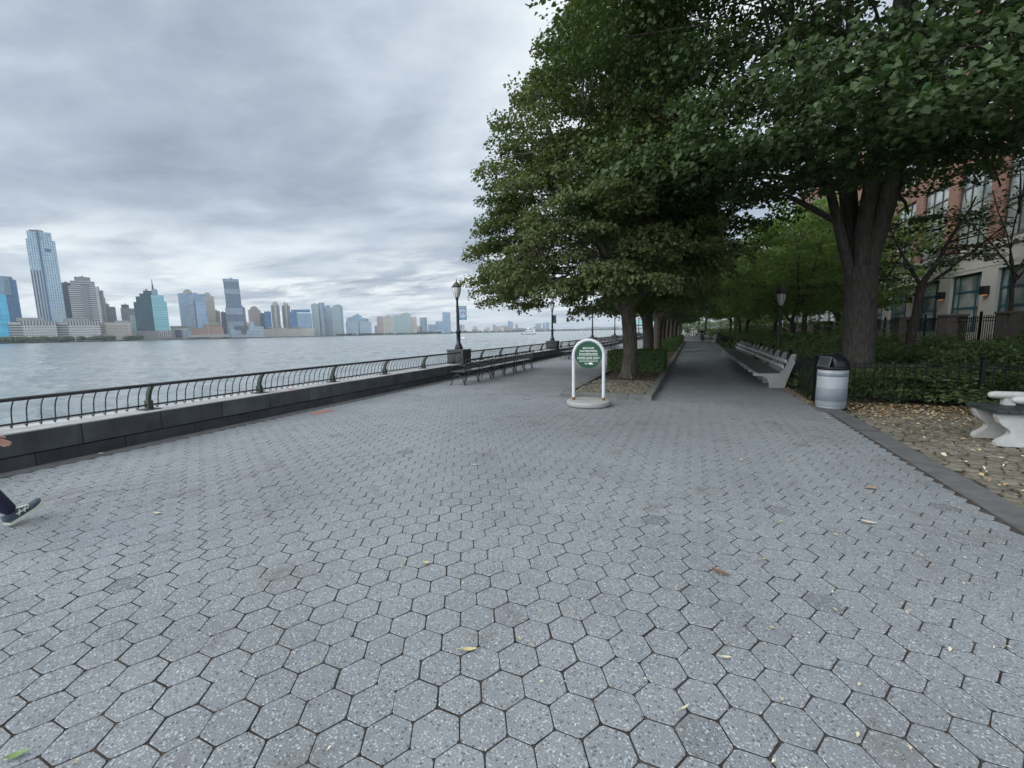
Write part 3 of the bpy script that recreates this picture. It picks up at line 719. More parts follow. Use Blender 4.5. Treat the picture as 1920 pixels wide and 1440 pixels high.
def text_mb(lines):
    """flat lettering, each line (text, x, z, height, width)"""
    V = []; F = []
    for (s_, x, z, hgt, wid) in lines:
        cu = bpy.data.curves.new('text', 'FONT'); cu.body = s_; cu.align_x = 'CENTER'; cu.size = hgt*1.38; cu.offset = hgt*.028; cu.resolution_u = 3
        ob = bpy.data.objects.new('text', cu); COL.objects.link(ob); bpy.context.view_layer.update()
        me = bpy.data.meshes.new_from_object(ob.evaluated_get(bpy.context.evaluated_depsgraph_get()))
        xs = [v.co.x for v in me.vertices]; ww = max(xs)-min(xs); k = wid/ww; mx = (max(xs)+min(xs))/2
        o_ = len(V); V += [((v.co.x-mx)*k+x, 0, v.co.y+z) for v in me.vertices]; F += [tuple(i+o_ for i in p.vertices) for p in me.polygons]
        bpy.data.objects.remove(ob); bpy.data.curves.remove(cu); bpy.data.meshes.remove(me)
    return V, F
V, F = text_mb([('BICYCLES',0,1.285,.036,.245),('SKATEBOARDS',0,1.222,.036,.385),('ROLLERBLADES',0,1.158,.036,.405),('LOWER LEVEL ONLY',0,1.062,.040,.50)])
mb = MB(); mb.add([(x, -.0145, z) for x, y, z in V], F)
for z, a in ((1.130,.215),(1.035,.205),(1.004,.215)): mb.box(-a, a, -.0150, -.0140, z-.0035, z+.0035)
V, F = text_mb([('bpc',-.045,.945,.030,.07)]); mb.add([(x, -.0145, z) for x, y, z in V], F)
mb.add([(.045+.042*math.cos(a)*(1+.12*math.sin(3*a)), -.0145, .957+.027*math.sin(a)*(1+.1*math.cos(2*a))) for a in np.linspace(0, 2*math.pi, 20, endpoint=False)], [tuple(range(20))])
mb.add([(.070,-.0146,.944),(.105,-.0146,.930),(.094,-.0146,.955),(.082,-.0146,.968)], [(0,1,2,3)])
mb.build('lettering', WHITE, disc)

# ------------------------------------------------------------------ litter bin
bn = thing('litter_bin', 'grey cylindrical steel litter bin with black domed swing lid at the fence corner', 'litter bin', (2.70,10.52,0), R(0))
def band(z0, z1, r_): 
    mb = MB(); mb.lathe([(r_-.004,z0),(r_,z0+.004),(r_,z1-.004),(r_-.004,z1)], 40); return mb
mb = band(.05,.80,.262); body = mb.build('body', BINM, bn)
band(.66,.735,.266).build('ring', BINM2, body); band(.15,.42,.266).build('ring', BINM2, body)
mb = MB(); mb.lathe([(.235,0),(.245,.0),(.245,.045),(.235,.05)], 40); mb.build('foot', BINM, bn)
mb = MB(); mb.lathe([(.275,.80),(.290,.805),(.292,.85),(.282,.858),(.272,.862)], 40)
pr = [(.268*math.cos(a)+.0, .862+.27*math.sin(a)) for a in np.linspace(0, math.pi/2, 10)]
vs = []; fs = []; n = 24     # dome cut by a flat front face that holds the flap
for (r_, z) in pr:
    for k in range(n):
        a = 2*math.pi*k/n; x, y = r_*math.cos(a), r_*math.sin(a)
        vs.append((max(x, -.145), y, z))
for i in range(len(pr)-1):
    for k in range(n):
        a = i*n+k; b = i*n+(k+1) % n; fs.append((a, b, b+n, a+n))
mb.add(vs, fs, True); lid = mb.build('lid', BINL, bn)
mb = MB(); A = [(-.215,-.15,.865),(-.165,-.15,1.055),(-.165,.15,1.055),(-.215,.15,.865)]
mb.tube(A+[A[0]], .013, 6); mb.tube([A[1],(-.10,-.13,1.02)], .012, 5); mb.tube([A[2],(-.10,.13,1.02)], .012, 5); mb.build('flap_frame', M('grey flap frame', (.10,.11,.115), .4), lid)
mb = MB(); mb.add([(-.205,-.14,.872),(-.160,-.14,1.045),(-.160,.14,1.045),(-.205,.14,.872)], [(0,1,2,3)]); mb.add([(-.195,-.14,.872),(-.150,-.14,1.045),(-.150,.14,1.045),(-.195,.14,.872)], [(3,2,1,0)]); mb.build('flap', M('dark flap', (.035,.045,.045), .4), lid)
bn.rotation_euler = (0,0,R(25))
# ------------------------------------------------------------------ leaves
def leaf_arrays(g, C, O, n_per, rx, ry, rz, size, droop=.35, up=1.0, six=False, jit=.55):
    """C centres (m,3), O outward unit dirs (m,3); a flattened drooping spray of leaves round each centre"""
    m = len(C); n = m*n_per
    C = np.repeat(C, n_per, 0); O = np.repeat(O, n_per, 0)
    Z = np.array([0,0,1.0]); T = np.cross(Z, O); T /= np.linalg.norm(T, axis=1, keepdims=True)+1e-9
    H = np.cross(T, Z)*-1; H = O.copy(); H[:,2] *= .35; H /= np.linalg.norm(H, axis=1, keepdims=True)+1e-9
    U = np.cross(H, T); U /= np.linalg.norm(U, axis=1, keepdims=True)+1e-9; U *= np.sign(U[:,2:3]+1e-9)
    a = g.uniform(0, 2*np.pi, n); r = np.sqrt(g.uniform(0, 1, n))
    ca, sa = np.cos(a)*r, np.sin(a)*r; h = g.normal(0, .5, n)
    s_ = np.repeat(g.uniform(.7, 1.3, m), n_per)
    P = C + (H*(ca*rx*s_)[:,None]) + (T*(sa*ry*s_)[:,None]) + U*((h*rz - droop*(r**2)*.5*rx)*s_)[:,None]
    nrm = U*up + O*.35 + g.normal(0, jit, (n,3)); nrm /= np.linalg.norm(nrm, axis=1, keepdims=True)
    d = H*(ca[:,None]*.8+.4) + T*sa[:,None]*.8 + g.normal(0, .4, (n,3)); d[:,2] -= .45
    d -= nrm*np.sum(d*nrm, 1, keepdims=True); d /= np.linalg.norm(d, axis=1, keepdims=True)+1e-9
    b = np.cross(nrm, d); L_ = (size*g.uniform(.65, 1.25, n))[:,None]
    fold = .14
    if six:
        def pt(f, s_, h_): return P+d*L_*f+b*L_*s_+nrm*L_*h_
        V = np.stack([pt(-.30,0,0), pt(-.42,.25,.05), pt(-.06,.46,.13), pt(.28,.27,.05), pt(.56,0,-.12), pt(.28,-.27,.05), pt(-.06,-.46,.13), pt(-.42,-.25,.05)], 1)
        q = np.array([[0,1,2,3,4],[0,4,5,6,7]]); k = 8
        F = (np.arange(n)[:,None,None]*k+q[None]).reshape(-1,5)
    else:
        V = np.stack([P-d*L_*.5, P+b*L_*.42+nrm*L_*fold, P+d*L_*.52, P-b*L_*.42+nrm*L_*fold], 1); k = 4
        F = (np.arange(n)[:,None]*k+np.arange(4)[None])
    return V.reshape(-1,3), F
def crown_points(g, prof, n, inner=.55, sy=1.0, rough=.13, bottom=.25):
    """points through the volume of a crown whose radius at height z is given by prof [(z, r)...]"""
    zs = np.array([p[0] for p in prof]); rs = np.array([p[1] for p in prof])
    ph = g.uniform(0, 6.28, 6)
    zz = np.linspace(zs[0], zs[-1], 400); wt = np.interp(zz, zs, rs)+.4; wt /= wt.sum()
    z = g.choice(zz, n, p=wt) + g.normal(0, .12, n); th = g.uniform(0, 2*np.pi, n)
    Rr = np.interp(z, zs, rs)*(1 + rough*np.sin(2*th+ph[0]+z*.7) + rough*.7*np.sin(5*th+ph[1]-z*1.3) + rough*.6*np.sin(3.1*z+ph[2]+3*th))
    q = inner + (1-inner)*np.sqrt(g.uniform(0, 1, n)); q = np.where(g.uniform(0, 1, n) < .25, g.uniform(.2, 1, n), q)
    r = Rr*q
    C = np.stack([r*np.cos(th), r*np.sin(th)*sy, z], 1)
    mid = (zs[0]*.6+zs[-1]*.4)
    O = np.stack([np.cos(th), np.sin(th)*sy, (z-mid)/(zs[-1]-zs[0])*1.3], 1); O /= np.linalg.norm(O, axis=1, keepdims=True)
    return C, O
def make_trunk(name, g, bark, parent, rbase, fork, limbs, C, prof, twig=.5, flare=1.35, lean=(0,0), seg=14, wig=.05):
    mb = MB()
    zs = np.linspace(-.1, fork, 7)
    pts = [(lean[0]*max(z,0)/fork + wig*math.sin(z*1.7), lean[1]*max(z,0)/fork + wig*math.sin(z*1.3+1), z) for z in zs]
    rad = [rbase*(flare if z < 0 else 1+(flare-1)*math.exp(-z/.22)) for z in zs]
    rad[-1] = rbase*1.02; 
    mb.tube(pts, rad, seg, cap=True)
    # buttress roots
    for k in range(5):
        a = k*1.256+g.uniform(-.3,.3); mb.tube([(rbase*.55*math.cos(a), rbase*.55*math.sin(a), .42),(rbase*.95*math.cos(a), rbase*.95*math.sin(a), .13),(rbase*1.6*math.cos(a), rbase*1.6*math.sin(a), -.06)], [rbase*.34, rbase*.30, rbase*.16], 7)
    zs_ = [q[0] for q in prof]; rs_ = [q[1] for q in prof]
    def within(q, k=.88): return q.z < zs_[-1]-.5 and (q.z < zs_[0] or math.hypot(q.x, q.y) < k*np.interp(q.z, zs_, rs_))
    LP = []; top = pts[-1]
    for (az, tilt, length, r0, z0f, crv) in limbs:
        a = R(az); s = Vector((pts[-1][0]*z0f, pts[-1][1]*z0f, fork*z0f)); d = Vector((math.cos(a)*math.sin(R(tilt)), math.sin(a)*math.sin(R(tilt)), math.cos(R(tilt))))
        s = s + Vector((math.cos(a), math.sin(a), 0))*rbase*.35 - d*.25
        pp = []; rr = []; n = 9; cur = s.copy(); dd = d.copy()
        for i in range(n):
            f = i/(n-1); pp.append(cur.copy()); rr.append(max(.02, r0*(1-.82*f)))
            dd = (dd + Vector((g.normal(0,.07), g.normal(0,.07), crv*.12))).normalized(); cur = cur + dd*length/(n-1)
            if i > 1: LP.append((cur.copy(), rr[-1]))
            if not within(cur): break
        mb.tube(pp, rr, 9)
        for j in (2, 3, 4, 5, 6, 7):
            if j >= len(pp): break
            for q in range(2):
                a2 = a + g.uniform(-1.3, 1.3); d2 = Vector((math.cos(a2)*.9, math.sin(a2)*.9, g.uniform(-.05,.8))).normalized(); l2 = length*g.uniform(.22,.42)
                st = pp[j]; pts2 = [st]; c2 = st.copy()
                for i in range(4):
                    c2 = c2 + d2*l2/4; d2 = (d2+Vector((g.normal(0,.12), g.normal(0,.12), -.05))).normalized()
                    if not within(c2, .95): break
                    pts2.append(c2.copy()); LP.append((c2.copy(), rr[j]*.3))
                if len(pts2) > 1: mb.tube(pts2, [rr[j]*.55*(1-.18*i) for i in range(len(pts2))], 6, cap=False)
    if LP and C is not None:
        A = np.array([p[0] for p in LP])
        for c in C:
            if g.uniform() > twig: continue
            dist = np.sum((A-c)**2, 1); k = int(np.argmin(dist)); 
            if dist[k] > 9: continue
            s, e = Vector(A[k]), Vector(c); m_ = (s+e)/2 + Vector((0,0,.12*(e-s).length))
            r_ = min(.03, .01+.008*(e-s).length); mb.tube([s, m_, e], [r_, r_*.7, r_*.35], 4, cap=False)
    return mb.build(name, bark, parent)
def tree(name, label, loc, seed, prof, n_spray, n_leaf, spray, size, leafmat, bark, rbase, fork, limbs, inner=.55, sy=1., rough=.13, six=False, group=None, rz=0, keep=None, extra=None, twig=.5, lean=(0,0), jit=.55, droop=.35, cat='tree', pinch=None, thin=None):
    g = np.random.default_rng(seed); root = thing(name, label, cat, loc, rz, group)
    C, O = crown_points(g, prof, n_spray, inner, sy, rough)
    if pinch: C[:,0] = np.where(C[:,0] > 0, C[:,0]*pinch, C[:,0])
    if extra is not None: C = np.concatenate([C, extra[0]]); O = np.concatenate([O, extra[1]])
    if thin:
        k = (C[:,2] < thin[0]) | (g.uniform(0, 1, len(C)) < thin[1]); C, O = C[k], O[k]
    if keep is not None:
        k = np.array([keep(c) for c in C]); C, O = C[k], O[k]
    make_trunk('trunk', g, bark, root, rbase, fork, limbs, C, prof, twig, lean=lean)
    V, F = leaf_arrays(g, C, O, n_leaf, spray[0], spray[1], spray[2], size, six=six, jit=jit, droop=droop)
    obj('crown', arr_mesh('crown', V, F, leafmat), root); return root

LEAF_OLIVE = mat_leaf('olive linden leaf', (.085,.130,.040), (.145,.175,.054), (.10,.12,.05), (.205,.215,.055), .7, .22)
LEAF_DARK = mat_leaf('dark linden leaf', (.029,.064,.022), (.060,.108,.034), (.070,.102,.046), (.10,.145,.045), .35, .20)
LEAF_MID = mat_leaf('mid green leaf', (.15,.28,.07), (.25,.38,.11), (.22,.30,.12), (.30,.34,.09), .5, .6)
LEAF_FAR = mat_leaf('deep green leaf', (.045,.095,.038), (.088,.145,.056), (.14,.17,.11), (.16,.185,.065), .35)
LEAF_HEDGE = mat_leaf('hedge leaf', (.050,.125,.028), (.125,.235,.050), (.10,.16,.06), (.15,.26,.06), .3, .2, 3)
LEAF_SHRUB = mat_leaf('shrub leaf', (.075,.155,.045), (.150,.240,.075), (.13,.18,.08), (.20,.25,.07), .4, .38, 1.5)
LEAF_SHRUB2 = mat_leaf('pale shrub leaf', (.085,.165,.040), (.165,.240,.075), (.13,.18,.08), (.25,.28,.09), .4, .25, 1.5)

# planter lindens along the promenade
PROF1 = [(2.45,4.2),(2.9,5.4),(3.6,5.7),(4.6,5.6),(5.4,5.4),(6.2,5.0),(7.0,4.2),(8.2,3.9),(9.4,3.4),(10.4,2.8),(11.4,2.05),(12.6,1.2),(13.6,.5)]
LIMB1 = [(180,48,5.6,.13,.78,.4),(150,30,7,.14,1.0,.6),(210,25,8.5,.15,1.0,.7),(40,32,7,.13,1.0,.6),(300,35,6.5,.13,.95,.5),(0,50,5.2,.11,.9,.4),(90,42,6,.11,.92,.4),(260,48,5.4,.11,.85,.4),(120,10,10,.16,1.0,.9)]
def keep1(c):   # the lowest tier is thinner over the path and the bench side
    return not (c[2] < 3.0 and abs(c[0]) < 1.2 and abs(c[1]) < 1.2)
t1 = tree('linden_tree', 'olive green linden with low spreading crown, first in the kerbed planter, beside the round sign', (-1.97,14.55,.07), 11, PROF1, 800, 225, (.60,.54,.15), .092, LEAF_OLIVE, BARK, .235, 2.7, LIMB1, .62, .80, .11, True, 'lindens in the long planter', keep=keep1, pinch=.43)
PROF2 = [(2.6,1.8),(3.0,2.6),(4.0,3.1),(6,3.3),(8,3.2),(10,2.8),(12,2.0),(13.0,1.1),(13.8,.4)]
LIMB2 = [(165,28,5.6,.15,.8,.6),(20,26,6,.14,.9,.6),(280,22,7,.14,1,.6),(90,18,8,.14,1,.6),(220,30,5,.12,.9,.5)]
far_lab = ['dark trunked linden second in the planter, forking low behind the first hedge', 'straight trunked linden third in the planter, right behind the forked one', 'linden fourth in the planter, mostly hidden by the trunks before it', 'linden fifth in the planter beside the second clipped hedge',
           'linden sixth in the planter, deep in the shaded avenue', 'linden seventh in the planter, toward the end of the shaded avenue', 'linden eighth in the planter near the low wall that ends the path', 'linden past the low wall at the far end of the avenue', 'last linden visible at the far end of the avenue']
t2 = None
ty_ = [20.6,26.7,32.8,38.9,45,51,57,68,76]
for k, y in enumerate(ty_):
    x = -1.97 + rng.uniform(-.12,.12)
    if t2 is None: t2 = tree('linden_tree', far_lab[0], (x,y,.07), 21, PROF2, 400, 66, (.8,.75,.22), .165, LEAF_FAR, BARK, .245, 2.5, LIMB2, .55, .85, .13, False, 'lindens in the long planter', thin=(8.5,.45))
    else: dup(t2, (x,y,.07), rng.uniform(0,6.28), far_lab[k], None, (rng.uniform(.92,1.08),)*3)
# the great linden at the fence corner
PROF3 = [(4.3,2.0),(4.7,5.0),(5.3,6.3),(6.5,7.2),(8.5,7.2),(10.5,6.2),(12.5,5.3),(14.5,3.8),(16,2.0)]
LIMB3 = [(185,20,8,.13,.80,.9),(170,8,9.5,.18,1.0,.6),(255,9,9.5,.19,.98,.6),(320,8,10,.19,1.,.6),(70,12,9.5,.18,1.,.6),(355,19,9,.14,.90,.7),(130,13,9,.16,1.,.6)]
g3 = np.random.default_rng(33)
ex = []; eo = []
for k in range(190):     # low hanging outer sprays on the open side
    a = R(g3.uniform(165, 335)); r_ = g3.uniform(2.6, 6.9) if a < R(300) else g3.uniform(2.2, 4.6); z = g3.uniform(4.0, 5.6)
    ex.append((r_*math.cos(a), r_*math.sin(a), z)); eo.append((math.cos(a), math.sin(a), -.1))
t3 = tree('linden_tree', 'great dark green linden with thick many limbed trunk behind the bin at the fence corner', (3.80,13.05,0), 31, PROF3, 1250, 175, (.80,.70,.16), .104, LEAF_DARK, BARKBIG, .335, 3.1, LIMB3, .60, 1.0, .10, True, extra=(np.array(ex), np.array(eo)), twig=.4, thin=(14.2,.5), keep=lambda c: c[2] > 4.2 + .10*(c[1]+6.5) + (.75 if c[0] > 2.2 else 0) and (c[1] < 2.2 or int(abs(c[0])*977) % 5 < 2))
# garden trees behind the fence along the path
PROF4 = [(2.0,1.2),(2.5,2.4),(3.4,3.0),(4.6,3.1),(5.8,2.6),(6.8,1.7),(7.6,.6)]
LIMB4 = [(170,35,3.6,.07,.9,.4),(60,32,3.6,.07,1,.4),(290,34,3.6,.07,1,.4),(10,20,4.2,.07,1,.5)]
t4 = tree('garden_tree', 'light green thin trunked garden tree behind the concrete bench, beside the garden lamp', (4.5,24.5,0), 41, PROF4, 250, 74, (.62,.58,.15), .13, LEAF_MID, BARK2, .10, 2.1, LIMB4, .5, 1.0, .14, False, 'garden trees behind the fence')
for k, (x, y, s_, lb) in enumerate([(7.6,29.5,1.15,'light green garden tree rising between the great linden and the building'),(5.2,33.5,1.2,'yellowish green garden tree with wide crown behind the long bench'),(4.4,42,1.1,'garden tree by the far half of the fence, leaning over the path'),(8.2,40,1.35,'tall garden tree in front of the far brick facade'),(4.6,51,1.3,'garden tree behind the far concrete bench'),(4.4,60,1.35,'garden tree at the far corner of the shrub garden'),(6,70,1.6,'big green tree closing the view beyond the low wall'),(2.2,84,1.6,'green tree in the middle of the vista past the seats'),(7.5,92,2.0,'broad green tree beyond the vista, over the far garden'),(13,80,1.9,'broad green tree past the far corner of the brick building'),(-3.5,98,1.8,'green tree at the end of the avenue on the river side'),(18,105,2.2,'tall green tree far behind the garden'),(1.5,118,2.2,'farthest green tree in the vista')]):
    dup(t4, (x,y,0), k*1.3+.4, lb, None, (s_,)*3)
# thin multi stem tree before the terrace
PROF5 = [(3.0,.8),(3.5,1.8),(4.4,2.3),(5.4,2.0),(6.3,1.0)]
t5 = tree('garden_tree', 'slender dark tree with bent forked stem between the great trunk and the terrace', (6.15,17.0,.3), 51, PROF5, 46, 60, (.55,.5,.10), .105, LEAF_FAR, BARK2, .105, 2.7, [(20,30,3.0,.085,1,.3),(140,30,2.6,.06,.95,.3),(320,45,2.6,.05,.9,.2)], .45, 1., .2, False, lean=(.35,.1), twig=.9)
t6 = tree('garden_tree', 'thin straight stemmed sapling close behind the great linden trunk', (5.75,18.2,.3), 52, [(2.6,.4),(3.2,1.0),(4.2,1.2),(5,.5)], 22, 50, (.5,.45,.1), .10, LEAF_FAR, BARK2, .062, 2.5, [(200,25,2.2,.05,1,.3),(60,30,1.8,.04,1,.3)], .4, 1., .2, False, lean=(-.2,.1), twig=.9)
t7 = tree('bare_tree', 'sparse twiggy young tree in front of the brick facade near the terrace', (10.2,20.5,.4), 53, [(3.5,1.0),(5,1.9),(7,1.5),(8,.4)], 40, 7, (.6,.5,.15), .09, LEAF_FAR, BARK2, .06, 3.0, [(150,35,3.2,.035,1,.2),(210,30,3.4,.035,.95,.3),(20,30,3.2,.035,1,.3),(280,40,3,.03,.9,.1),(90,25,3.5,.03,1,.3)], .4, 1., .2, False, twig=1.0)

# ------------------------------------------------------------------ clipped hedges
def leaf_box(g, x0, x1, y0, y1, z0, z1, n, size, mat, name, parent):
    A = [((x1-x0)*(y1-y0),4),((x1-x0)*(z1-z0),0),((x1-x0)*(z1-z0),1),((y1-y0)*(z1-z0),2),((y1-y0)*(z1-z0),3)]
    tot = sum(a for a, _ in A); Ps = []; Ns = []
    for a, k in A:
        m = int(n*a/tot); u = g.uniform(0,1,m); v = g.uniform(0,1,m); dpt = np.abs(g.normal(0,.045,m))-.02
        X = x0+(x1-x0)*u; Y = y0+(y1-y0)*u; Z = z0+(z1-z0)*v
        if k == 4: p = np.stack([X, y0+(y1-y0)*v, z1-dpt+.018*np.sin(X*9)+.015*np.sin(v*17)],1); nn = (0,0,1)
        elif k == 0: p = np.stack([X, y0+dpt, Z],1); nn = (0,-1,.2)
        elif k == 1: p = np.stack([X, y1-dpt, Z],1); nn = (0,1,.2)
        elif k == 2: p = np.stack([x0+dpt, Y, Z],1); nn = (-1,0,.2)
        else: p = np.stack([x1-dpt, Y, Z],1); nn = (1,0,.2)
        Ps.append(p); Ns.append(np.repeat(np.array([nn], float), m, 0))
    Pp = np.concatenate(Ps); Nn = np.concatenate(Ns); n = len(Pp)
    nrm = Nn + g.normal(0,.5,(n,3)) + np.array([0,0,.35]); nrm /= np.linalg.norm(nrm,axis=1,keepdims=True)
    d = g.normal(0,1,(n,3)); d -= nrm*np.sum(d*nrm,1,keepdims=True); d /= np.linalg.norm(d,axis=1,keepdims=True); b = np.cross(nrm,d); Ls = (size*g.uniform(.6,1.3,n))[:,None]
    V = np.stack([Pp-d*Ls*.5, Pp+b*Ls*.34+nrm*Ls*.1, Pp+d*Ls*.5, Pp-b*Ls*.34+nrm*Ls*.1],1).reshape(-1,3)
    return obj(name, arr_mesh(name, V, (np.arange(n)[:,None]*4+np.arange(4)), mat), parent)
HCORE = M('hedge inside twigs', (.030,.034,.018), .95, .4, 8, .6, 40)
hz_ = [(16.4,18.3,'clipped green box hedge right behind the first planter linden'),(31.4,33.4,'second clipped hedge in the planter, well beyond the first'),(38.2,40.2,'third clipped hedge in the planter, behind the second one'),(45.5,47.5,'small clipped hedge far along the planter'),(53,55,'smallest clipped hedge near the far end of the planter')]
h0 = None
for (a, b, lb) in hz_:
    if h0 is None:
        h0 = thing('hedge', lb, 'hedge', (-1.97,a,.07), 0, 'clipped hedges in the planter')
        leaf_box(np.random.default_rng(6), -1.06, 1.02, 0, 1.95, .02, .80, 15000, .058, LEAF_HEDGE, 'foliage', h0)
        mb = MB(); mb.box(-.99,.95,.07,1.88,-.05,.73); mb.build('twig_core', HCORE, h0)
    else: dup(h0, (-1.97,a,.07), 0, lb)

# ------------------------------------------------------------------ iron fences
PK = None
def fence(label, p0, p1, post_at, group=None, pk=.165, hgt=.86):
    r = thing('iron_fence', label, 'fence', (p0[0],p0[1],0), math.atan2(p1[1]-p0[1], p1[0]-p0[0])); Lf = math.dist(p0, p1)
    mb = MB(); mb.box(0,Lf,-.014,.014,.775,.80); mb.box(0,Lf,-.014,.014,.845,.865); mb.box(0,Lf,-.014,.014,.10,.125); mb.build('rail', GREEN_IRON, r)
    ed = list(post_at)
    for x in ed:
        mb = MB(); mb.box(x-.032,x+.032,-.032,.032,-.05,.96); mb.box(x-.042,x+.042,-.042,.042,.96,.975); mb.ball((x,0,1.015),.04,.04,.042,10,7); mb.build('post', GREEN_IRON, r)
    for a, b in zip(ed[:-1], ed[1:]):
        mb = MB(); n = max(1, int(round((b-a)/pk)))
        for k in range(1, n):
            x = a+(b-a)*k/n; mb.box(x-.0085,x+.0085,-.0085,.0085,.10,.895); mb.lathe([(.012,.895),(.010,.905),(.001,.945)],4,(x,0,0),False)
            if k % 6 == 3: mb.box(x-.011,x+.011,-.011,.011,-.03,.10)
        mb.build('picket_panel', GREEN_IRON, r)
    return r
fence('black picket fence running beside the path, behind the long concrete bench', (2.58,11.35), (2.58,64.2), [0]+[2.75*k for k in range(1,19)]+[52.85])
fence('black picket fence across the garden edge, from the litter bin toward the concrete armchair', (2.62,11.30), (12.5,11.30), [0.0,2.72,5.44,8.16,9.88])

# ------------------------------------------------------------------ shrubs behind the fences
def shrub(label, loc, seed, rx, h, n, n_leaf, size, mat, group, spray=(.32,.3,.10)):
    g = np.random.default_rng(seed); r = thing('garden_shrub', label, 'shrub', loc, 0, group)
    C, O = crown_points(g, [(.12,rx*.75),(h*.35,rx),(h*.7,rx*.9),(h,rx*.45)], n, .35, 1.0, .2)
    V, F = leaf_arrays(g, C, O, n_leaf, *spray, size, jit=.6); obj('foliage', arr_mesh('foliage', V, F, mat), r)
    mb = MB()
    for c in C[::2]: mb.tube([(c[0]*.15,c[1]*.15,-.02),(c[0]*.6,c[1]*.6,c[2]*.6),tuple(c)], [.012,.009,.004], 4, cap=False)
    mb.build('stem', BARK2, r); return r
G1, G2 = 'dark shrubs massed behind the cross fence', 'pale shrubs behind the path fence'
s1 = shrub('dark leafy shrub massed with others behind the picket fence, below the terrace', (6.3,13.2,0), 61, .95, 1.15, 90, 46, .085, LEAF_SHRUB, G1)
g = np.random.default_rng(62)
for y, xs, hh in ((12.1,np.arange(4.9,13.2,1.15),.62),(13.3,np.arange(7.3,14.2,1.3),.80),(15.0,np.arange(5.4,14.5,1.45),.92),(17.0,np.arange(4.6,13.5,1.5),1.02),(19.2,np.arange(5.2,12,1.5),1.05)):
    for x in xs:
        if abs(x-6.3) < .3 and abs(y-13.3) < .3: continue
        s_ = g.uniform(.85,1.15); dup(s1, (x+g.uniform(-.3,.3), y+g.uniform(-.3,.3), 0), g.uniform(0,6.28), None, None, (s_*g.uniform(.85,1.15),s_*g.uniform(.85,1.15),hh*g.uniform(.62,1.22)))
for x, y, hh in ((3.35,12.15,.55),(4.15,12.1,.62),(3.05,12.9,.5),(4.75,12.4,.6)): dup(s1, (x,y,0), x*3, None, None, (.62,.5,hh))
s2 = shrub('pale green shrub with loose leaves behind the path fence', (3.6,15.5,0), 63, .85, 1.0, 80, 42, .075, LEAF_SHRUB2, G2)
for y in list(np.arange(16.6,64,1.9))+[66.5,68.5,70.5,73,76,79,82,86,90]:
    for x in (3.5+g.uniform(-.25,.25), 5.1+g.uniform(-.4,.4)):
        s_ = g.uniform(.8,1.2); dup(s2, (x, y+g.uniform(-.4,.4), 0), g.uniform(0,6.28), None, None, (s_,s_,g.uniform(.85,1.25)+(.25 if x > 4.5 else 0)))
for k, (x, y) in enumerate([(-6,141),(-2,138),(3,135),(8,132),(13,128),(18,126),(24,124),(30,122),(11,100),(16,96),(22,100)]):
    dup(s2, (x, y, 0), k*1.1, 'tall bushy shrub closing the view far beyond the garden', 'far bushes', (3.4,3.4,4.2))
# white flowers over the shrubs, too many to count
PETAL = M('white petals', (.75,.75,.70), .6, .08, 20)
mb = MB()
for k in range(85):
    x, y, z = 3.1+g.uniform(0,2.3), g.uniform(17,46), 1.0+g.uniform(-.12,.28)
    for q in range(5):
        a = q*1.257+g.uniform(0,.3); r_ = .035*g.uniform(.7,1.2); mb.add([(x,y,z),(x+r_*math.cos(a-.5),y+r_*math.sin(a-.5),z+.012),(x+1.35*r_*math.cos(a),y+1.35*r_*math.sin(a),z+.004),(x+r_*math.cos(a+.5),y+r_*math.sin(a+.5),z+.012)], [(0,1,2,3)])
o = mb.build('white_blossoms', PETAL); tag(o, kind='stuff')
# ground cover under the shrubs
V = []; gg = np.random.default_rng(64)
n = 1100; C = np.stack([gg.uniform(2.75,13.5,n), gg.uniform(11.45,21,n), gg.uniform(.05,.26,n)],1); k = (C[:,1] < 21) ; C = C[k]
C2 = np.stack([gg.uniform(2.75,6,700), gg.uniform(14,62,700), gg.uniform(.04,.25,700)],1); C = np.concatenate([C,C2]); dd = (C[:,0]-3.80)**2+(C[:,1]-13.05)**2; C = C[dd > .36]
O = np.stack([np.cos(gg.uniform(0,6.28,len(C))), np.sin(gg.uniform(0,6.28,len(C))), np.zeros(len(C))],1)
V, F = leaf_arrays(gg, C, O, 22, .3, .3, .07, .07, jit=.5); o = obj('ground_cover', arr_mesh('ground_cover', V, F, LEAF_SHRUB)); tag(o, kind='stuff')
# ------------------------------------------------------------------ brick and limestone building
LIME = M('pale limestone facade', (.53,.515,.475), .85, .07, .8, .2, 60, 0, .3, .35, (.33,.32,.29), .6)
LIME2 = M('limestone trim', (.47,.455,.42), .8, .06, 2, .15, 60)
def mat_brick():
    m, t, out = nt('red brick facade'); tcn = N(t, 'ShaderNodeTexCoord').outputs['Object']
    mp = N(t, 'ShaderNodeSeparateXYZ'); L(t, tcn, mp.inputs[0]); cb = N(t, 'ShaderNodeCombineXYZ'); L(t, mp.outputs[1], cb.inputs[0]); L(t, mp.outputs[2], cb.inputs[1])
    b = N(t, 'ShaderNodeTexBrick', Scale=1.0); b.inputs['Color1'].default_value = (.19,.082,.058,1); b.inputs['Color2'].default_value = (.245,.112,.078,1); b.inputs['Mortar'].default_value = (.30,.24,.20,1)
    b.inputs['Mortar Size'].default_value = .010; b.inputs['Brick Width'].default_value = .21; b.inputs['Row Height'].default_value = .075; L(t, cb.outputs[0], b.inputs['Vector'])
    principled(t, out, b.outputs[0], .85, .3, 0, bump(t, b.outputs['Fac'], -.2, .01)); return m
BRICK = mat_brick()
TEAL = M('teal window frame', (.030,.105,.130), .45, .12, 3); DKF = M('dark bronze window frame', (.05,.048,.045), .45, .15, 3)
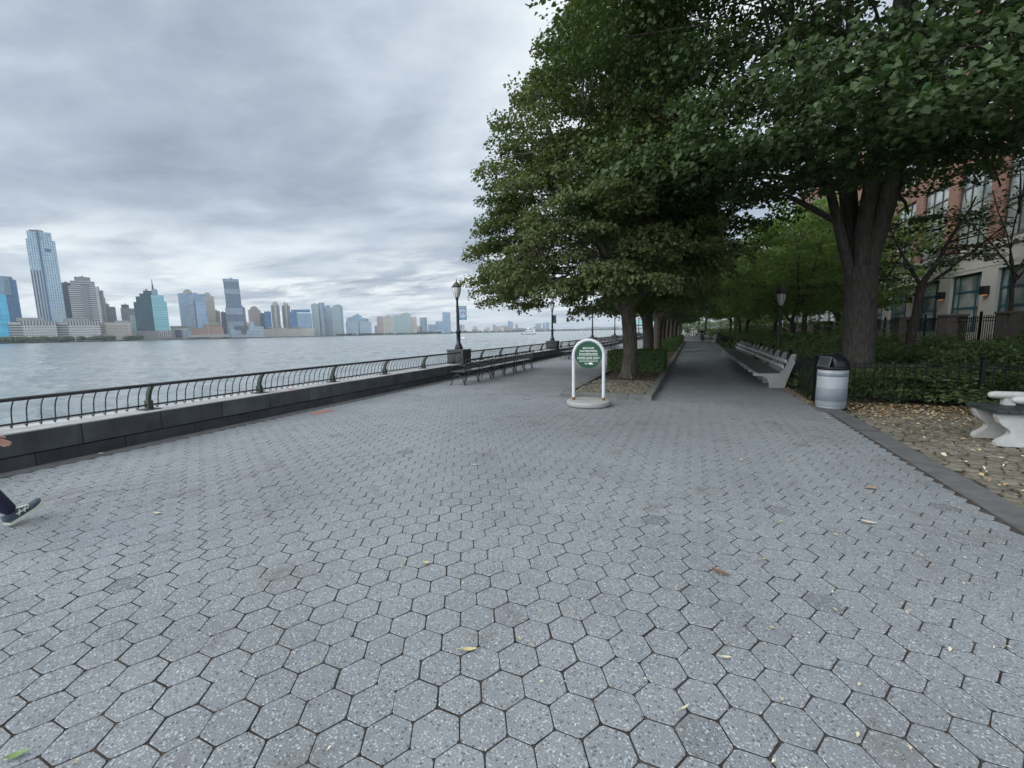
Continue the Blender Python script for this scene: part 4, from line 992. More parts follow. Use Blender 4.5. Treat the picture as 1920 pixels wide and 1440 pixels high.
def mat_glass():
    m, t, out = nt('window glass'); tcn = N(t, 'ShaderNodeTexCoord').outputs['Object']
    principled(t, out, mixc(t, mr(t, noise(t, tcn, .7, 2), .4, .6, 0, 1), (.20,.23,.23), (.52,.56,.55)), .05, .9, .3, bump(t, noise(t, tcn, .6, 2), .05, .05)); return m
GLASS = mat_glass()
bd = thing('apartment_building', 'brick and limestone apartment building with teal windows behind the shrub garden', 'building', (12,0,.3))
WY = [20.95+3.55*k for k in range(13)]           # centres of window bays
YA, YB = 8.0, 68.0
HW = 1.23                                         # half width of ground windows
def wall_strips(mat, name, z0, z1, w0, w1, hw, x0, x1, ys, skip=()):
    """a wall with openings (w0..w1 high, +-hw wide) at every bay: bands and piers butted end to end"""
    mb = MB(); mb.box(x0,x1,YA,YB,z0,w0); mb.box(x0,x1,YA,YB,w1,z1); e = YA
    for y in ys: mb.box(x0,x1,e,y-hw,w0,w1); e = y+hw
    mb.box(x0,x1,e,YB,w0,w1); return mb.build(name, mat, bd)
GY = [y for y in [9.75+3.55*k for k in range(16)]]
wall_strips(LIME, 'limestone_wall', .0, 4.62, .95, 3.70, HW, 0, .5, GY)
mb = MB(); mb.box(-.10,.0,YA,YB,4.62,4.80); mb.box(-.05,.0,YA,YB,4.80,4.90); mb.box(-.016,.0,YA,YB,3.86,3.885); mb.box(-.05,0,YA,YB,.0,.30); mb.build('cornice', LIME2, bd, bevel=.01)
UY = [9.9+3.55*k for k in range(16)]
wall_strips(BRICK, 'brick_wall', 4.62, 9.2, 4.95, 8.7, 1.32, .02, .5, UY)
wall_strips(BRICK, 'brick_wall', 9.2, 13.0, 9.7, 12.3, 1.1, .02, .5, UY)
wall_strips(BRICK, 'brick_wall', 13.0, 17.0, 13.5, 16.1, 1.1, .02, .5, UY)
mb = MB(); mb.box(-.12,.5,YA,YB,17.0,17.5); mb.build('parapet', LIME2, bd)
mb = MB(); mb.box(.5,14,YA,YB,0,17.2); mb.build('building_core', M('dark interior', (.03,.03,.03), .9), bd)
def window(y, z0, z1, hw, fm, cols, rows, x=.12):
    mb = MB(); f = .075
    mb.box(x,x+.10,y-hw,y-hw+f,z0,z1); mb.box(x,x+.10,y+hw-f,y+hw,z0,z1); mb.box(x,x+.10,y-hw+f,y+hw-f,z0,z0+f); mb.box(x,x+.10,y-hw+f,y+hw-f,z1-f,z1)
    for c in cols: mb.box(x+.01,x+.09,y-hw+2*hw*c-.035,y-hw+2*hw*c+.035,z0+f,z1-f)
    for r_ in rows: mb.box(x+.015,x+.085,y-hw+f,y+hw-f,z0+(z1-z0)*r_-.04,z0+(z1-z0)*r_+.04)
    w_ = mb.build('window', fm, bd); mb = MB(); mb.box(x+.05,x+.06,y-hw+f,y+hw-f,z0+f,z1-f); mb.build('pane', GLASS, w_); return w_
for y in GY: window(y, .95, 3.70, HW, TEAL, (.24,.80), (.42,.70))
for y in UY: window(y, 4.95, 8.7, 1.32, DKF, (.33,.66), (.36,.42,.78))
for y in UY: window(y, 9.7, 12.3, 1.1, DKF, (.5,), (.4,)); window(y, 13.5, 16.1, 1.1, DKF, (.5,), (.4,))
mb = MB()
for y in UY[::2]: mb.box(-.018,-.0,y-.35+1.78,y+.35+1.78,4.12,4.42)
mb.build('wall_vent', M('brown louvre', (.12,.10,.085), .8), bd)
def mat_emit(c, s):
    m, t, out = nt('sconce glow'); e = N(t, 'ShaderNodeEmission'); e.inputs[0].default_value = (*c,1); e.inputs[1].default_value = s; L(t, e.outputs[0], out.inputs[0]); return m
GLOW = mat_emit((1,.45,.18), .45)
for y in GY:
    s_ = MB(); s_.prism([(-.02,2.62),(-.20,2.62),(-.24,3.0),(-.02,3.0)], y+1.60, y+1.94); q = s_.build('wall_lamp', BLACK_IRON, bd); e = MB(); e.box(-.17,-.05,y+1.66,y+1.88,2.60,2.617); e.build('lamp_glow', GLOW, q)
# terrace fence in front of the building
tf = thing('terrace_fence', 'terrace fence of brown stone piers and black bars before the building', 'fence', (10.5,0,.0))
PIER = M('brown granite pier', (.17,.145,.13), .7, .15, 3, .2, 90, 0, .3, .3, (.09,.08,.07), 2)
TY = [13.4+5.3*k-2.6 for k in range(11)]
TY = [16.0,20.75,24.7,29.4,34.1,38.8,43.5,48.2,53,58]
for y in TY:
    mb = MB(); mb.box(-.32,.32,y-.42,y+.42,-.1,1.98); mb.box(-.36,.36,y-.46,y+.46,1.98,2.08); mb.build('pier', PIER, tf, bevel=.015)
for a, b in zip(TY[:-1], TY[1:]):
    mb = MB(); a += .42; b -= .42
    mb.box(-.03,.03,a,b,1.86,1.90); mb.box(-.02,.02,a,b,1.74,1.77); mb.box(-.02,.02,a,b,.84,.87); n = int((b-a)/.13)
    for k in range(1,n): y = a+(b-a)*k/n; mb.box(-.009,.009,y-.009,y+.009,.84,1.98)
    for y in (a+(b-a)*.5,): mb.box(-.035,.035,y-.035,y+.035,.6,2.05); mb.ball((0,y,2.09),.05,.05,.05,8,6)
    mb.build('bar_panel', GREEN_IRON, tf)
mb = MB(); mb.box(-.30,.30,8,60,-.1,.80); mb.build('base_wall', PIER, tf)

# ------------------------------------------------------------------ skyline across the river
ZG = .6
BGL = mat_facade('sky blue curtain wall', (.18,.24,.30), (.145,.215,.285), 3.9, 3.0, (.12,.95), (.06,.94), .12, .3, .5, .55)
CYAN = mat_facade('bright cyan glass', (.06,.27,.40), (.06,.34,.50), 4.2, 7, (.06,.96), (.05,.95), .10, .25, .35, .5)
NAVYG = mat_facade('deep blue glass', (.05,.10,.17), (.05,.11,.20), 4.0, 4, (.1,.95), (.05,.95), .12, .3, .5, .5)
TOWERG = mat_facade('pale blue tower glass', (.33,.41,.46), (.20,.29,.36), 6.0, 3.4, (.10,.95), (.25,.80), .12, .4, .6, .45)
TOWERD = mat_facade('striped tower glass', (.42,.45,.46), (.05,.08,.14), 400, 4.2, (-1,2), (.38,.95), .15, .4, .5, .3)
TOWERL = mat_facade('light lower tower', (.40,.46,.47), (.22,.31,.36), 4.2, 3.6, (.25,.85), (.12,.88), .2, .5, .6, .3)
GREYST = mat_facade('grey banded office', (.46,.46,.45), (.10,.11,.13), 4.6, 60, (.40,.95), (.03,.97), .2, .7, .15)
GREYM = mat_facade('grey masonry grid', (.27,.265,.27), (.09,.10,.12), 3.6, 3.2, (.3,.75), (.25,.75), .25, .8, .4)
PALE = mat_facade('pale precast low office', (.54,.53,.50), (.13,.14,.16), 5.0, 3.6, (.42,.80), (.22,.80), .25, .8, .6)
PALETOP = mat_facade('tall top storey openings', (.47,.455,.43), (.07,.08,.10), 200, 4.0, (-1,2), (.32,.78), .25, .8, .3)
BEIGE = mat_facade('beige banded office', (.48,.44,.37), (.22,.21,.19), 4.4, 60, (.5,.9), (.02,.98), .3, .8, .2)
TEALD = mat_facade('dark teal glass', (.020,.060,.075), (.022,.062,.080), 3.9, 3.6, (.15,.9), (.1,.9), .15, .35, .35, .4)
TEALREFL = mat_facade('teal glass with bright reflection', (.20,.36,.38), (.15,.33,.37), 4.0, 80, (.30,.95), (.02,.98), .12, .35, .4, .45)
CREAM = mat_facade('cream masonry', (.47,.44,.375), (.19,.185,.175), 3.4, 3.0, (.35,.75), (.3,.75), .3, .8, .4)
PINKB = mat_facade('pinkish brick', (.37,.31,.285), (.17,.17,.175), 3.3, 3.2, (.3,.75), (.28,.72), .3, .8, .4)
DARKB = mat_facade('dark slab', (.10,.12,.15), (.06,.08,.12), 3.8, 3.4, (.25,.9), (.15,.85), .2, .5, .4, .2)
STACKG = mat_facade('blue grey stacked glass', (.12,.155,.20), (.085,.12,.17), 3.6, 3.2, (.25,.9), (.1,.9), .15, .4, .6, .35)
STACKL = mat_facade('pale stacked glass', (.24,.29,.34), (.15,.20,.26), 3.6, 3.2, (.25,.9), (.1,.9), .15, .4, .6, .35)
WHITEG = mat_facade('white banded glass', (.44,.48,.50), (.17,.25,.33), 4.2, 50, (.30,.80), (.02,.98), .15, .5, .5, .3)
GREENG = mat_facade('pale green glass tower', (.32,.38,.37), (.18,.25,.26), 3.6, 4.0, (.25,.85), (.15,.85), .15, .5, .6, .3)
TERRA = mat_facade('terracotta brick', (.36,.255,.205), (.20,.17,.155), 4.0, 3.4, (.3,.7), (.3,.7), .3, .8, .4)
ROOFG = M('grey roof', (.28,.28,.28), .9, .1, .05)
def bldg(name, label, x, y, parts, cat='building', group=None, turn=0):
    """parts: (part name, material, x0, x1, y0, y1, z0, z1[, 'round'|'dome'|'ell']); local +y points away over the land"""
    az = math.atan2(x, y); r = thing(name, label, cat, (x,y,ZG), -az+R(turn), group)
    for p in parts:
        nm, mt, x0, x1, y0, y1, z0, z1 = p[:8]; sh = p[8] if len(p) > 8 else ''
        mb = MB()
        if sh == 'round':
            c = min(x1-x0, y1-y0)*.28; pl = [(x0+c,y0),(x1-c,y0),(x1-c*.3,y0+c*.3),(x1,y0+c),(x1,y1),(x0,y1),(x0,y0+c),(x0+c*.3,y0+c*.3)]; mb.prism(pl, z0, z1, 'z')
        elif sh == 'ell':
            pl = [((x0+x1)/2+(x1-x0)/2*math.cos(a), (y0+y1)/2+(y1-y0)/2*math.sin(a)) for a in np.linspace(0,2*math.pi,24,endpoint=False)]; mb.prism(pl, z0, z1, 'z')
        elif sh == 'dome':
            w_ = (x1-x0)/2; mb.prism([(x0,z0),(x1,z0)]+[((x0+x1)/2+w_*math.cos(a), z0+(z1-z0)*math.sin(a)) for a in np.linspace(0,math.pi,14)[1:-1]], y0, y1, 'y')
        elif sh == 'slope': mb.prism([(x0,z0),(x1,z0),(x1,z1),(x0,z1*.93+z0*.07)], y0, y1, 'y')
        elif sh == 'spire': mb.tube([((x0+x1)/2,(y0+y1)/2,z0),((x0+x1)/2,(y0+y1)/2,z1)], [(x1-x0)/2,.3], 6)
        else: mb.box(x0,x1,y0,y1,z0,z1)
        mb.build(nm, mt, r)
    if cat == 'building' and not group == FL:
        tops = sorted([p for p in parts if p[0] in ('shaft','crown','facade','wing','bright_reflecting_wing','block') and (len(p) < 9 or p[8] == '')], key=lambda p: -p[7])[:2]
        for p in tops:
            w_ = p[3]-p[2]; d_ = p[5]-p[4]
            if w_ < 9: continue
            for q in range(2):
                a = p[2]+w_*grf.uniform(.1,.65); b = p[4]+d_*(.06+.48*q); mb = MB(); mb.box(a, a+w_*grf.uniform(.1,.28), b, b+d_*.3, p[7]+.02, p[7]+grf.uniform(1.8,4.5)); mb.build('roof_plant', ROOFG, r)
    return r
FL = 'small distant blocks along the low shore'; grf = np.random.default_rng(5)
B = bldg
B('glass_tower','bright cyan and blue glass tower with rounded top at the edge of the picture',-1297,376,[('wing',NAVYG,14,31,2,40,0,128),('shaft',CYAN,-31,14,-4,40,0,96),('crown',BGL,-31,26,-3,40,96.01,134,'round')])
B('skyscraper','tallest pale blue glass skyscraper with stepped top on the far shore',-1274,446,[('shaft',TOWERG,-21,21,0,42,70,214),('shaft',TOWERL,-4,21,-.5,42,0,70),('shaft',TOWERD,-21,-4,-.5,42,0,150),('edge_strip',NAVYG,-4.6,-1.4,-1.0,1,0,232),('crown',TOWERG,-18,17,3,38,214,231),('roof_cap',DKF,-14,6,6,34,231,234),('lettering_panel',NAVYG,4,13,-.9,0,190,197)])
B('office_slab','narrow dark blue slab between the tallest tower and the banded grey tower',-1331,495,[('shaft',DARKB,-9,9,0,30,0,134)])
B('office_tower','grey tower with horizontal bands and stepped crown',-1237,490,[('shaft',GREYST,-24,24,0,40,0,120),('centre_bay',GREYM,-5,6,-1.5,2,0,122),('shoulder',GREYST,-20,18,3,37,120,131),('crown',GREYM,-13,12,5,34,131,140),('wing',GREYM,24,30,4,36,0,112)])
B('apartment_tower','slim mauve tower peeking out behind the banded grey tower',-1337,561,[('shaft',GREYM,-5,5,0,20,0,105)])
B('office_block','mauve grey stepped block beside the banded grey tower',-1325,565,[('shaft',GREYM,-13,13,0,30,0,82),('crown',GREYM,-8,2,3,25,82,89)])
B('office_block','grey block with a roof house, between banded tower and teal tower',-1365,622,[('shaft',GREYM,-14,14,0,30,0,82),('crown',DARKB,-12,3,4,25,82,92)])
for (nm, lb, x, y, W_, H_) in (('low_office','low pale riverside office with rows of dark windows, below the cyan tower',-1160,378,60,44),('low_office','low pale riverside office with rows of dark windows, below the banded grey tower',-1149,439,62,44)):
    h = W_/2; B(nm, lb, x, y, [('wing',BEIGE if 0 else GREYST,-h,-h+16,2,40,0,34),('facade',PALE,-h+16,h,0,40,0,32),('top_storey',PALETOP,-h+15,h+.6,-.6,40,32,40),('roof_house',ROOFG,-h+10,h-16,8,35,40,46),('parapet',PALE,-h-.5,-h+15,1.5,40,34,38)])
B('low_office','low beige banded riverside office next to the trees',-1137,494,[('wing',GREYST,-24,-17,2,36,0,36),('facade',BEIGE,-17,24,0,36,0,33),('top_storey',LIME2,-18,24,-.6,36,33,37),('roof_house',ROOFG,-2,22,6,30,37,42)])
B('glass_block','low pale green glass block at the foot of the teal tower',-1198,555,[('shaft',GREENG,-7,9,0,25,0,56)])
st = [(-30,30,88),(-25,27,100),(-17,20,108),(-10,14,114)]
B('office_tower','teal stepped tower with dim and bright reflecting halves and a spire',-1165,576,[('dim_reflecting_wing',TEALD,-30,2,0,40,20,86),('bright_reflecting_wing',TEALREFL,2,29,-2,40,20,88),('dim_reflecting_wing',TEALD,-25,2,2,38,86,99),('bright_reflecting_wing',TEALREFL,2,25,0,38,88,103),('dim_reflecting_wing',TEALD,-18,2,4,36,99,106),('crown',TEALD,-11,4,5,34,106,113),('crown',BGL,4,15,4,34,103,116),('spire',DKF,5,9,16,20,116,142,'spire'),('podium',GREYM,-32,32,-5,44,0,20),('podium_front',PALETOP,8,32,-6,-5,4,21)])  # differing sky reflections of two faces put into dark and light glass colours
B('low_office','low white riverside block with flat roofs beside the teal tower',-1183,650,[('facade',PALE,-27,27,0,30,0,26),('wing',WHITEG,-4,27,-3,28,0,22),('roof',ROOFG,-27,20,0,30,26,32),('wing',DARKB,-18,-6,-2,3,4,22)])
B('apartment_tower','cream tower with a domed top rising behind the blue slab',-1307,737,[('shaft',CREAM,-17,15,0,25,0,126),('crown',CREAM,-10,11,2,23,126,138,'dome')])
B('apartment_tower','cream tower with arched top standing at the side of the blue slab',-1283,777,[('shaft',CREAM,-13,13,0,25,0,120),('crown',CREAM,-10,7,2,23,120,131,'dome')])
B('glass_slab','wide blue glass slab with a mirrored side and thin dark seam',-1215,695,[('shaft',BGL,-29,29,0,22,0,117),('mirror_panel',STACKL,-24,2,-.7,0,12,92),('seam',DKF,3,4.6,-1.2,0,6,100),('side_panel',mat_facade('flat blue mirror glass',(.23,.30,.38),(.20,.27,.36),8,9,(.04,.97),(.03,.97),.1,.3,.15,.5),4.6,26,-.7,0,4,98)])
B('apartment_block','small dark block just past the cream arched tower',-1317,817,[('shaft',PINKB,-9,8,0,20,0,81),('base',WHITEG,-8,9,-2,0,0,48)])
B('apartment_block','dark twin slab against the stacked tower',-1349,861,[('shaft',DARKB,-11,2,0,20,0,80),('shaft',GREYM,2,12,-1,20,0,86)])
B('skyscraper','slim skyscraper of offset stacked glass blocks',-1209,800,[('block',STACKG,-21,19,0,30,46,66),('block',STACKL,-20,18,.6,30,0,46),('block',STACKL,-22,20,-1,30,66,84),('block',STACKG,-20,21,-.5,30,84,91),('block',STACKG,-19,18,1,30,91,124),('block',STACKL,-20,18,0,30,124,138),('block',STACKG,-20,17,-.4,30,138,158),('crown',STACKL,-21,17,-1,30,158,166)])
B('apartment_block','mauve block half hidden behind the stacked skyscraper',-1323,900,[('shaft',GREYM,-8,8,0,20,0,96)])
B('ferry_terminal','low terracotta pier building with white decks on the far waterfront',-1139,686,[('hall',TERRA,-38,28,0,30,8,26),('upper_hall',TERRA,-10,24,4,26,26,35),('deck',LIME2,-46,40,-6,32,3,8),('roof',LIME2,-12,26,2,28,35,36.5),('canopy',LIME2,-20,40,-8,-6,9,10.5),('tower_mast',LIME2,-4,-3.2,-7,-6,8,36)])
B('low_office','long low white glazed blocks with a dark raised bar',-1195,821,[('facade',WHITEG,-43,-8,0,30,0,26),('facade',WHITEG,-8,43,0,30,0,22),('raised_bar',DARKB,-30,4,-4,30,24,33),('raised_bar',DARKB,-14,-2,-3,20,12,24),('tower',WHITEG,8,20,2,26,22,46),('facade',WHITEG,20,43,1,26,22,31)])
B('apartment_tower','pinkish tower with rounded stepped top next to the stacked skyscraper',-1427,1013,[('shaft',PINKB,-18,20,0,25,0,96),('crown',PINKB,-12,14,2,23,96,109,'dome'),('wing',CREAM,-34,-18,-2,22,0,52)])
B('office_block','dark teal block in front of the first slim twin tower',-1367,1011,[('shaft',TEALD,-17,-4,0,25,0,82),('shaft',NAVYG,-4,17,-1,25,0,88)])
for x, y, lb in ((-1348,1036,'first of two slim grey beige twin towers'),(-1343,1074,'second of two slim grey beige twin towers, nearer the curved block')):
    B('apartment_tower', lb, x, y, [('shaft',GREYM,-13,13,0,22,0,110),('bay',CREAM,-4,4,-1.4,0,0,112),('crown',CREAM,-8,9,3,20,110,120)], group='slim twin towers')
B('office_block','blue mirrored block with gently curved roof',-1260,1065,[('shaft',NAVYG,-35,-12,0,30,0,84),('mirror_front',BGL,-12,33,-2,30,0,80),('crown',NAVYG,-30,30,2,28,84,93,'slope')])
B('apartment_block','long low beige apartment row on the far waterfront',-1246,1004,[('facade',CREAM,-75,-40,0,22,0,26),('facade',CREAM,-39.5,-5,0,22,0,28),('facade',CREAM,-4.5,32,0,22,0,26),('facade',CREAM,32.5,75,0,22,0,27),('roof_house',ROOFG,-60,-30,4,18,28,32),('roof_house',ROOFG,10,40,4,18,27,31)])
B('glass_tower','tall pale green glass tower after the long beige row',-1297,1174,[('shaft',GREENG,-23,2,0,25,0,119),('shaft',STACKL,2,23,-1.5,25,0,124,'round')])
B('glass_tower','pale glass tower with pointed top between two green ones',-1347,1268,[('shaft',STACKL,-15,15,0,25,0,112),('crown',BGL,-10,10,3,22,112,122,'dome'),('wing',PINKB,-16,-7,-2,0,0,94)])
B('glass_tower','pale green tower with a flat top before the wide white office',-1273,1245,[('shaft',GREENG,-19,19,0,25,0,113),('bay',STACKL,10,19,-1.2,0,0,110),('crown',ROOFG,-14,16,3,20,113,117)])
B('low_office','wide white banded office in front of the stepped blue one',-1301,1384,[('facade',WHITEG,-52,-2,0,30,0,58),('facade',WHITEG,2,50,0,30,0,56),('seam',NAVYG,-2,2,.5,30,0,58)])
B('office_tower','stepped blue office with a small pointed roof',-1345,1422,[('shaft',BGL,-43,36,0,30,0,74),('shaft',GREYM,30,47,1,30,0,70),('crown',BGL,-18,20,4,26,74,84),('crown',BGL,-4,10,8,22,84,93,'dome')])
B('apartment_tower','pinkish slab opening the far group of towers',-1497,1746,[('shaft',PINKB,-17,17,0,25,0,92),('wing',GREYM,-30,-17,4,20,0,46)])
B('apartment_tower','pale beige slab after the pinkish one',-1465,1773,[('shaft',CREAM,-24,24,0,25,0,92),('crown',GREENG,-14,14,3,20,92,96)])
B('apartment_tower','broad pale green slab with stepped top in the far group',-1399,1825,[('shaft',GREENG,-60,-20,0,30,0,98),('shaft',GREENG,-20,30,-2,30,0,106),('shaft',CREAM,30,60,1,30,0,90),('crown',GREENG,-6,20,4,24,106,109)])
B('apartment_tower','rounded pale blue tower after the broad green slab',-1381,1963,[('shaft',STACKL,-20,20,0,30,0,90,'ell'),('wing',CREAM,-36,-19,0,20,0,42)])
B('office_block','low grey blue block in the far group',-1399,2072,[('shaft',STACKL,-23,23,0,30,0,51)])
B('office_block','plain blue slab next to the slim mirrored tower',-1418,2179,[('shaft',BGL,-22,22,0,30,0,72),('base',WHITEG,-24,26,-3,0,0,22)])
B('glass_tower','slim mirrored blue tower with wavy reflection, by the banner lamp',-1380,2204,[('shaft',BGL,-24,24,0,30,0,125),('bay',STACKL,8,24,-1.2,0,0,125)])
FP = 'distant towers down the river'
B('apartment_tower','pale distant tower right below the blue banner',-1651,2857,[('shaft',GREYM,-20,2,0,25,0,62),('shaft',CREAM,4,20,0,25,0,60)],group=FP)
B('apartment_tower','tan distant block a little past the blue banner',-1657,3083,[('shaft',CREAM,-20,20,0,30,0,50)],group=FP)
B('apartment_block','pink distant block opening the dense low district',-1629,3433,[('shaft',PINKB,-34,34,0,40,0,52),('crown',GREYM,-30,-8,4,30,52,66)],group=FP)
B('apartment_block','long pink distant block below the distant blue glass tower',-1565,3463,[('shaft',PINKB,-36,36,0,40,0,55)],group=FP)
B('glass_tower','distant blue glass tower above the low pink district',-1552,3578,[('shaft',BGL,-23,2,0,25,0,100),('shaft',STACKL,3,23,0,25,0,92)],group=FP)
B('apartment_tower','thin distant tower beside the blue glass one',-1538,3692,[('shaft',GREYM,-10,10,0,20,0,71)],group=FP)
B('apartment_block','wide pale distant slab left of the second lamp',-1447,4049,[('shaft',STACKL,-30,30,0,25,0,77)],group=FP)
B('apartment_tower','first of the paired bluish towers close to the second lamp',-1426,4163,[('shaft',STACKL,-12,12,0,25,0,86)],group=FP)
B('apartment_tower','second, wider of the paired bluish towers at the second lamp',-1391,4174,[('shaft',BGL,-19,19,0,25,0,88)],group=FP)
gg = np.random.default_rng(77); lows = None
FL = 'small distant blocks along the low shore'
for k in range(34):
    az = gg.uniform(-31.5,-7); D = np.interp(az, [-31.5,-28,-24,-18,-10,-7],[2750,3300,3750,4300,5650,5900])*gg.uniform(1.0,1.08); x, y = pol(az, D); w_ = gg.uniform(18,55)*D/3500; h_ = gg.uniform(14,34)*D/3500*(1.25 if -27 < az < -20 else .8)
    B('low_block','small pale block in the low distant district along the far shore',x,y,[('shaft',[PINKB,CREAM,GREYM,TERRA,WHITEG,PALE][k % 6],-w_/2,w_/2,0,30,0,h_)],group=FL)
# trees on the far bank
V = []; gg = np.random.default_rng(78); Cs = []
for a0, a1, D0, D1, hmin, hmax, n in ((-76,-69.6,1168,1176,5,11,170),(-69.3,-66.8,1178,1184,6,11,60),(-66,-64.8,1180,1186,5,10,25),(-46,-36,1640,2180,4,8,110),(-36,-24,2230,3560,5,14,150),(-24,-8,3650,5700,8,22,220)):
    for k in range(n):
        f = gg.uniform(); a = a0+(a1-a0)*f; D = D0+(D1-D0)*f+gg.uniform(0,25); x, y = pol(a, D); s_ = gg.uniform(hmin,hmax)
        Cs.append((x, y, ZG, s_))
mb = MB()
for x, y, z, s_ in Cs:
    n = 7; vs = [(x,y,z+s_)]
    for ring, (rr, hh) in enumerate(((.42,.82),(.55,.45),(.4,.08))):
        for k in range(n): a = 2*math.pi*k/n+gg.uniform(-.3,.3); q = s_*rr*gg.uniform(.75,1.25); vs.append((x+q*math.cos(a), y+q*math.sin(a), z+s_*hh*gg.uniform(.88,1.1)))
    fs = [(0,1+k,1+(k+1) % n) for k in range(n)]
    for r_ in range(2): fs += [(1+r_*n+k, 1+(r_+1)*n+k, 1+(r_+1)*n+(k+1) % n, 1+r_*n+(k+1) % n) for k in range(n)]
    mb.add(vs, fs)
o = mb.build('shore_foliage', M('far bank foliage', (.040,.065,.035), .95, .35, .08)); tag(o, kind='stuff')

# ------------------------------------------------------------------ boats
HULLW = M('white boat paint', (.70,.72,.74), .4, .05, .5); HULLB = M('dark blue boat paint', (.03,.05,.11), .35, .1, .5); WAKE = M('white wake foam', (.60,.66,.68), .6, .2, .6)
def boat(label, x, y, Lh, heading, ferry):
    b = thing('ferry' if ferry else 'motor_boat', label, 'boat', (x,y,-1.8), heading)
    W_ = Lh*.15; mb = MB()
    sec = [(-.5,.9,.95),(-.2,1,1),(.2,.95,1.02),(.4,.55,1.1),(.5,.06,1.2)]; hb = Lh*.055
    vs = []; 
    for fx, fw, fz in sec: vs += [(fx*Lh,-fw*W_,hb*fz),(fx*Lh,-fw*W_*.75,-.3),(fx*Lh,fw*W_*.75,-.3),(fx*Lh,fw*W_,hb*fz)]
    fs = []
    for i in range(4):
        for k in range(4): fs.append((4*i+k, 4*i+4+k, 4*i+4+(k+1) % 4, 4*i+(k+1) % 4))
    fs += [(0,1,2,3),(19,18,17,16)]; mb.add(vs, fs); mb.build('hull', HULLB, b)
    mb = MB()
    if ferry:
        mb.prism([(-.46*Lh,hb),(.34*Lh,hb),(.24*Lh,hb+3.0),(-.46*Lh,hb+3.0)], -W_*.85, W_*.85); mb.prism([(-.42*Lh,hb+3.0),(.14*Lh,hb+3.0),(.06*Lh,hb+5.4),(-.42*Lh,hb+5.4)], -W_*.75, W_*.75)
        mb.prism([(-.05*Lh,hb+5.4),(.05*Lh,hb+5.4),(.02*Lh,hb+7.2),(-.05*Lh,hb+7.2)], -W_*.4, W_*.4); cabin = mb.build('cabin', HULLW, b)
        mb = MB(); mb.box(-.42*Lh,.27*Lh,-W_*.86,W_*.86,hb+1.4,hb+2.4); mb.box(-.38*Lh,.09*Lh,-W_*.76,W_*.76,hb+3.7,hb+4.7); mb.build('window_band', HULLB, cabin)
    else:
        mb.prism([(-.2*Lh,hb),(.2*Lh,hb),(.1*Lh,hb+1.2),(-.15*Lh,hb+1.2)], -W_*.6, W_*.6); mb.build('cabin', HULLW, b)
        mb = MB(); mb.tube([(-.1*Lh,0,hb+1.2),(-.1*Lh,0,hb+3)], .05, 5); mb.build('mast', HULLW, b)
    mb = MB(); mb.add([(-.45*Lh,-W_,.04),(-.45*Lh,W_,.04),(-1.6*Lh,W_*2.2,.05),(-1.6*Lh,-W_*2.2,.05)], [(0,1,2,3)]); mb.build('wake', WAKE, b)
    return b
boat('small motor boat on the river just past the first lamp', -106, 184, 5.0, R(200), False)
boat('white and blue ferry boat crossing far out on the river', -178, 463, 18, R(190), True)
boat('tiny white speed boat far away between second and third lamp', -188, 759, 9, R(165), False)
# ------------------------------------------------------------------ people
def skin_mesh(name, nodes, edges, mat, parent, sub=2):
    me = bpy.data.meshes.new(name); me.from_pydata([n[0] for n in nodes], edges, []); me.materials.append(mat)
    o = bpy.data.objects.new(name, me); COL.objects.link(o); o.parent = parent
    m = o.modifiers.new('skin', 'SKIN'); m.use_smooth_shade = True
    if not me.skin_vertices: me.skin_vertices.new() if hasattr(me.skin_vertices, 'new') else None
    sv = me.skin_vertices[0].data if me.skin_vertices else None
    if sv:
        for i, n in enumerate(nodes):
            r_ = n[1]; sv[i].radius = (r_, r_) if not hasattr(r_, '__len__') else r_
        sv[0].use_root = True
    s_ = o.modifiers.new('sub', 'SUBSURF'); s_.levels = sub; s_.render_levels = sub
    return o
SKIN = M('skin', (.50,.30,.22), .55, .08, 8); HAIR = M('dark hair', (.03,.022,.018), .6, .2, 20)
def chain(nodes, edges, start, pts):
    p = start
    for q in pts: nodes.append(q); edges.append((p, len(nodes)-1)); p = len(nodes)-1
    return p
